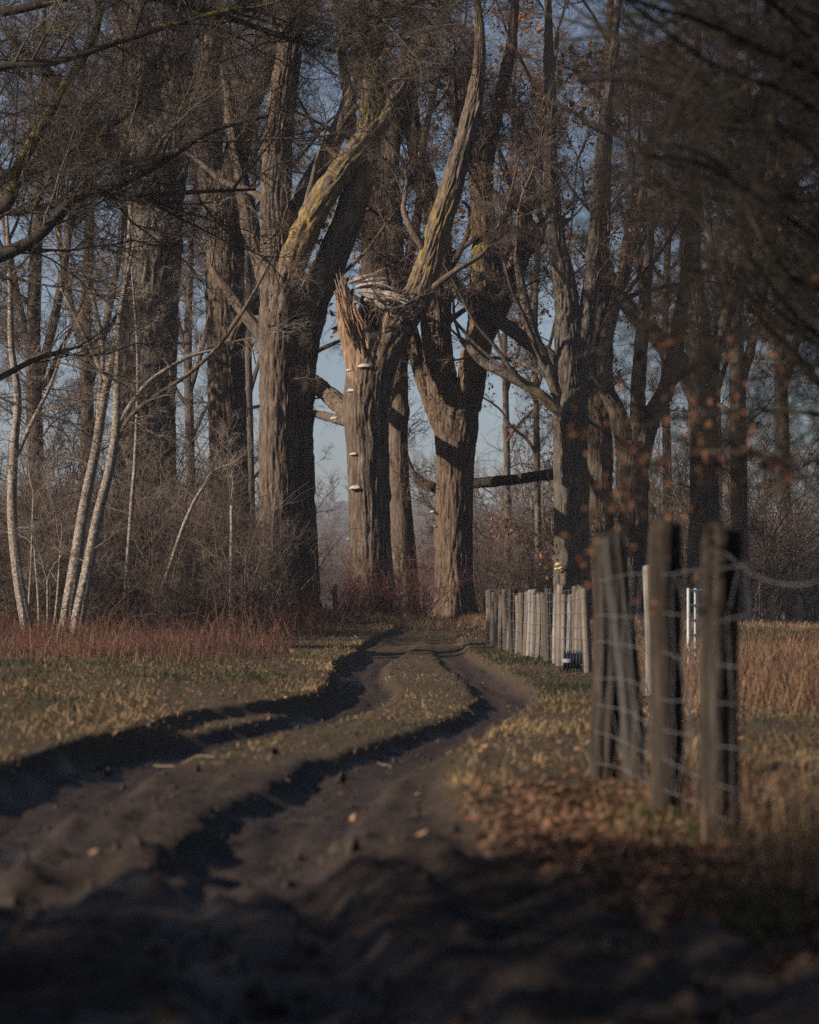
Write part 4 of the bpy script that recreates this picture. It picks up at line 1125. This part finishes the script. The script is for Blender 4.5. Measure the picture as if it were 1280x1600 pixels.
# ------------------------------------------------------------------ foreground trees whose crowns hang into the frame
SPR_FG = [spray_mesh(700 + k, L=2.2, r=.020, n2=13, n3=8, n4=2, up=.01, thin=.0050) for k in range(3)]
for me_, _ in SPR_FG: me_.materials.append(M['twig_lichen'])
rgl = np.random.default_rng(31)
LD = 41.0
fl_base = np.array([-11.0, LD, 0.]); fl_base[2] = float(height(fl_base[0], fl_base[1])) - .05
fl = thing('lichened_tree', 'dark lichened tree off the left edge, its crooked limbs hanging into the upper left', 'tree', fl_base)
def add_limb(t, base, rows, d, mat, sprs, n, sc, seed, name='limb', cell=None, droop=.0, tmin=.05, tmax=1.0, pts=None, rad=None, li=None):
    if pts is None: pts, rad, li = px_line(rows, d)
    V, Q, T, la = tube(pts, rad, 12, .04 if cell is None else cell, .006, seed, step=.06, lichen=li)
    link(name, mesh_np(name, V - base, Q, T, attrs={'lichen': la}), M[mat], t)
    c = catmull(pts, 60); rg = np.random.default_rng(seed)
    for _ in range(n):
        k = rg.integers(int(tmin * 59), int(tmax * 59)); tan = c[min(k + 1, 59)] - c[k - 1]; tan /= np.linalg.norm(tan)
        dr = rg.normal(size=3); dr -= (dr @ tan) * tan; dr /= np.linalg.norm(dr); dr = dr * .8 + tan * rg.uniform(.3, 1); dr[2] -= droop
        put_spray(t, base, c[k], dr, sc * rg.uniform(.55, 1.1), sprs[rg.integers(len(sprs))], rg)
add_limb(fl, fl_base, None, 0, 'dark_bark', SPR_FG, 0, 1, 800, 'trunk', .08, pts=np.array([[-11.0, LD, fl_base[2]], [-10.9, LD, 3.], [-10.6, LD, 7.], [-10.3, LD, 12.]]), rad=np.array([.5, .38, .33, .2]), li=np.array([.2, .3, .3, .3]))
for k, (rows, n) in enumerate([
        ([(-400, 560, 15), (-200, 480, 13), (0, 400, 11), (60, 368, 9.5), (115, 312, 9), (185, 288, 7.5), (255, 252, 6), (330, 205, 4.5), (420, 180, 3)], 13),
        ([(-420, 600, 13), (-150, 440, 12), (0, 330, 11), (28, 265, 10, 0, .9), (70, 190, 9, 0, .9), (105, 130, 8, 0, .7), (145, 60, 7), (165, -20, 5), (190, -100, 3)], 11),
        ([(-350, 420, 10), (-120, 330, 9), (0, 275, 8), (70, 262, 7, 0, .5), (150, 215, 6), (230, 150, 4.5), (290, 80, 3.5), (330, 10, 2)], 11),
        ([(-300, 200, 10), (-100, 150, 9), (0, 105, 7), (90, 95, 6), (200, 60, 5), (330, 22, 4, 0, 1), (440, 0, 3, 0, 1)], 12),
        ([(-300, 60, 9), (0, 20, 7), (150, -10, 6), (300, 10, 5), (450, 60, 4), (560, 90, 2)], 12),
        ([(-300, 480, 8), (-60, 345, 7), (30, 330, 6.5), (90, 318, 6), (140, 300, 5.5), (220, 305, 4.5), (300, 300, 3.5), (400, 296, 2)], 9),
        ([(-200, -60, 9), (100, -120, 8), (300, -90, 6), (500, -40, 5), (640, 20, 3)], 13),
        ([(-300, 700, 7), (-100, 640, 6), (0, 590, 5), (60, 560, 4), (130, 540, 2)], 4)]):
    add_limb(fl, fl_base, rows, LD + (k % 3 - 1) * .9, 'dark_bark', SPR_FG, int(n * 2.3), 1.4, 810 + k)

# brown-leaved tree off the right edge, hanging over the near posts
SPR_R = [spray_mesh(750 + k, L=1.7, r=.011, n2=11, n3=7, n4=1, up=-.03, thin=.0042, leaves=0) for k in range(3)]
for a_, b_ in SPR_R: a_.materials.append(M['twig_shaded'])
RD = 11.5
fr_base = np.array([3.3, RD, 0.]); fr_base[2] = float(height(3.3, RD)) - .05
fr = thing('brown_leaved_tree', 'dark out-of-focus tree at the upper right still holding a few brown leaves', 'tree', fr_base)
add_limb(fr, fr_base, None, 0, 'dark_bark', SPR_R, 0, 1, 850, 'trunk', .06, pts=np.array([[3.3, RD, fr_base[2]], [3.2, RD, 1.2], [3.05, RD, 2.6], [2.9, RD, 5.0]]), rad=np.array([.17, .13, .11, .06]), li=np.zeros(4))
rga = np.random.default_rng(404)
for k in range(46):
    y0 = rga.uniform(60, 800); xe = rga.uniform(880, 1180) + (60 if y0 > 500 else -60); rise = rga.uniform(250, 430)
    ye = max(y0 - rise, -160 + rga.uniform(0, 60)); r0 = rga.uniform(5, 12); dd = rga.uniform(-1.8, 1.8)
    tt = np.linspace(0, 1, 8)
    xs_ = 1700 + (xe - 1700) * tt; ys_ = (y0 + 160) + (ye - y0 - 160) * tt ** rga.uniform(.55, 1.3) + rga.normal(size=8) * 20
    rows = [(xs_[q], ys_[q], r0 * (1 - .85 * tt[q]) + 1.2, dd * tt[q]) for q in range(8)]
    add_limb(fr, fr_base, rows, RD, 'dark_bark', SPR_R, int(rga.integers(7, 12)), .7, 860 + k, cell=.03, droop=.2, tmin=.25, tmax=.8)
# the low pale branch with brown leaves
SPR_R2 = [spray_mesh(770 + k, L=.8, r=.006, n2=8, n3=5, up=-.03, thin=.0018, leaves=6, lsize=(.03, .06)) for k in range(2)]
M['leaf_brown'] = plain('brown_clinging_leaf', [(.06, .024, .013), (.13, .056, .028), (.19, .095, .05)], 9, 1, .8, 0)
for a_, b_ in SPR_R2: a_.materials.append(M['twig_shaded']); b_.materials.append(M['leaf_brown'])
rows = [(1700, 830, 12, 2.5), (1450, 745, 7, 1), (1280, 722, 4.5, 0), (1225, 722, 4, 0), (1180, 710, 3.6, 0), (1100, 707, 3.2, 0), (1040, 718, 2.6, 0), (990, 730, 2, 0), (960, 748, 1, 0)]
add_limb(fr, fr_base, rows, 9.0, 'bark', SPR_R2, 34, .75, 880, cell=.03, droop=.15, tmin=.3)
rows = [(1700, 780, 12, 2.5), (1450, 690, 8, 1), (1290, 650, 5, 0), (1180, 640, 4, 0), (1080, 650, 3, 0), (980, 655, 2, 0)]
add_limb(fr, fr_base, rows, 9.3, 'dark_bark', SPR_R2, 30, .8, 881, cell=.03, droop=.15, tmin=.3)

# ------------------------------------------------------------------ evergreen trees behind and left of the camera that shade the foreground
def evergreen(seed, H=9.0, R=2.3, n=10500):
    rg = np.random.default_rng(seed)
    z = rg.random(n) ** .8 * (H - .3) + .3
    rmax = R * (1 - (z / H) ** 1.6) * (.8 + .35 * vn(z * 1.5, z * 0, seed)) + .15
    a = rg.uniform(0, 2 * np.pi, n); r = rmax * np.sqrt(rg.random(n))
    pos = np.stack([r * np.cos(a), r * np.sin(a), z], 1)
    return leaf_mesh(pos, rg, True, (.08, .2))
M['evergreen'] = plain('evergreen_leaf', [(.012, .025, .010), (.035, .06, .02)], 3, 1, .6, 0)
EV = [evergreen(900 + k) for k in range(2)]
for e in EV: e.materials.append(M['evergreen'])
for k, (X, Y, s) in enumerate([(-9.6, -14.3, 1.35), (-10.4, -10.3, 1.4), (-9.4, -6.6, 1.35), (-10.2, -3.0, 1.4), (-9.4, .4, 1.3), (-9.8, 2.9, .92)]):
    b_ = np.array([X, Y, float(height(X, Y)) - .05])
    t = thing('shade_evergreen', 'ivy-dark evergreen off the left side that shades the near track', 'tree', b_, 'evergreens shading the near track')
    o = link('crown', EV[k % 2], None, t); o.scale = (s, s, s); o.rotation_euler = (0, 0, k * 1.3)
    V, Q, T, la = tube(np.array([[0, 0, -.1], [.05, 0, 3.], [0, .05, 8.2 * s]]), np.array([.22, .16, .04]), 10, step=.3)
    link('trunk', mesh_np('trunk', V, Q, T), M['dark_bark'], t)

for k, (X, Y, s, sz, lab) in enumerate([(-16, 62, 1.5, 2.0, 'tall unseen evergreen added off the left side to shade the massive poplar'), (-16, 66.8, 1.5, 2.1, 'tall unseen evergreen added off the left side to shade the second trunk'),
                                  (-13.6, 49.0, 1.0, .85, 'low unseen evergreen added off the left side to shade the thicket')]):
    b_ = np.array([X, Y, float(height(X, Y)) - .05])
    t = thing('shade_evergreen', lab, 'tree', b_)  # unseen, added to throw shade on the left trunks and thicket
    o = link('crown', EV[k % 2], None, t); o.scale = (s, s, sz); o.rotation_euler = (0, 0, k * 1.7)
    V, Q, T, la = tube(np.array([[0, 0, -.1], [.05, 0, 3.], [0, .05, 8.2 * sz]]), np.array([.25, .18, .04]), 10, step=.3)
    link('trunk', mesh_np('trunk', V, Q, T), M['dark_bark'], t)

# ------------------------------------------------------------------ far wood and haze
rgw = np.random.default_rng(61)
hx = np.linspace(-420, 420, 60); hy = np.linspace(700, 1080, 40)
HX, HY = np.meshgrid(hx, hy)
def hill_z(x, y):
    return -1.5 + 48 * sstep(720, 960, y) * (.8 + .25 * fbm(x * .006, y * .004, 3, 7)) * (1 - .0 * x)
ii = np.arange(HX.size).reshape(HX.shape)
hq = np.stack([ii[:-1, :-1], ii[:-1, 1:], ii[1:, 1:], ii[1:, :-1]], -1).reshape(-1, 4)
M['hill'] = plain('wooded_hillside', [(.035, .032, .024), (.07, .058, .042)], .05, 1, 1, 0)
tag(link('hill', mesh_np('hill', np.stack([HX, HY, hill_z(HX, HY)], -1), hq), M['hill']), kind='structure')
n = 250
X = rgw.uniform(-160, 160, n); Y = np.where(rgw.random(n) < .65, rgw.uniform(880, 965, n), rgw.uniform(715, 880, n)); H = rgw.uniform(14, 22, n)
z0 = hill_z(X, Y) - .3
tk = np.linspace(0, 1, 6)[None, :, None]
p = np.stack([X, Y, z0], 1)[:, None] + tk * np.stack([rgw.normal(size=n) * .8, 0 * X, H], 1)[:, None]
rad = (rgw.uniform(.3, .5, n))[:, None] * np.linspace(1, .15, 6)[None]
l2 = grow(p, rad, 14, (3.5, 8.0), (20, 60), 4, .38, rgw, .08, .2, .12, .4)
l3 = grow(l2[0], l2[1], 3, (1.5, 4.0), (20, 60), 3, .27, rgw, .05, .25, .1, .6)
V, Q = lines_mesh([(p, rad), l2, l3])
M['far_wood'] = plain('far_wood_bark', [(.07, .06, .05), (.12, .10, .08)], .2, 1, .95, 0)
tag(link('far_wood', mesh_np('far_wood', V, Q), M['far_wood']), 'hazy blue woodland far behind the avenue', 'woodland', kind='stuff')

hz = 90.0
hb = [(-700, -60, -4), (700, -60, -4), (700, 1120, -4), (-700, 1120, -4), (-700, -60, hz), (700, -60, hz), (700, 1120, hz), (-700, 1120, hz)]
hme = bpy.data.meshes.new('haze')
hme.from_pydata(hb, [], [(3, 2, 1, 0), (4, 5, 6, 7), (0, 1, 5, 4), (1, 2, 6, 5), (2, 3, 7, 6), (3, 0, 4, 7)])
hm = bpy.data.materials.new('haze'); hm.use_nodes = True
ht = hm.node_tree; ht.nodes.clear()
ho = ht.nodes.new('ShaderNodeOutputMaterial'); hv = ht.nodes.new('ShaderNodeVolumePrincipled')
hv.inputs['Color'].default_value = (.80, .83, 1.0, 1)
hv.inputs['Density'].default_value = 0.00032
hv.inputs['Anisotropy'].default_value = 0.1
ht.links.new(hv.outputs[0], ho.inputs['Volume'])
tag(link('haze', hme, hm), 'thin blue winter haze between the trees', 'haze', kind='stuff')
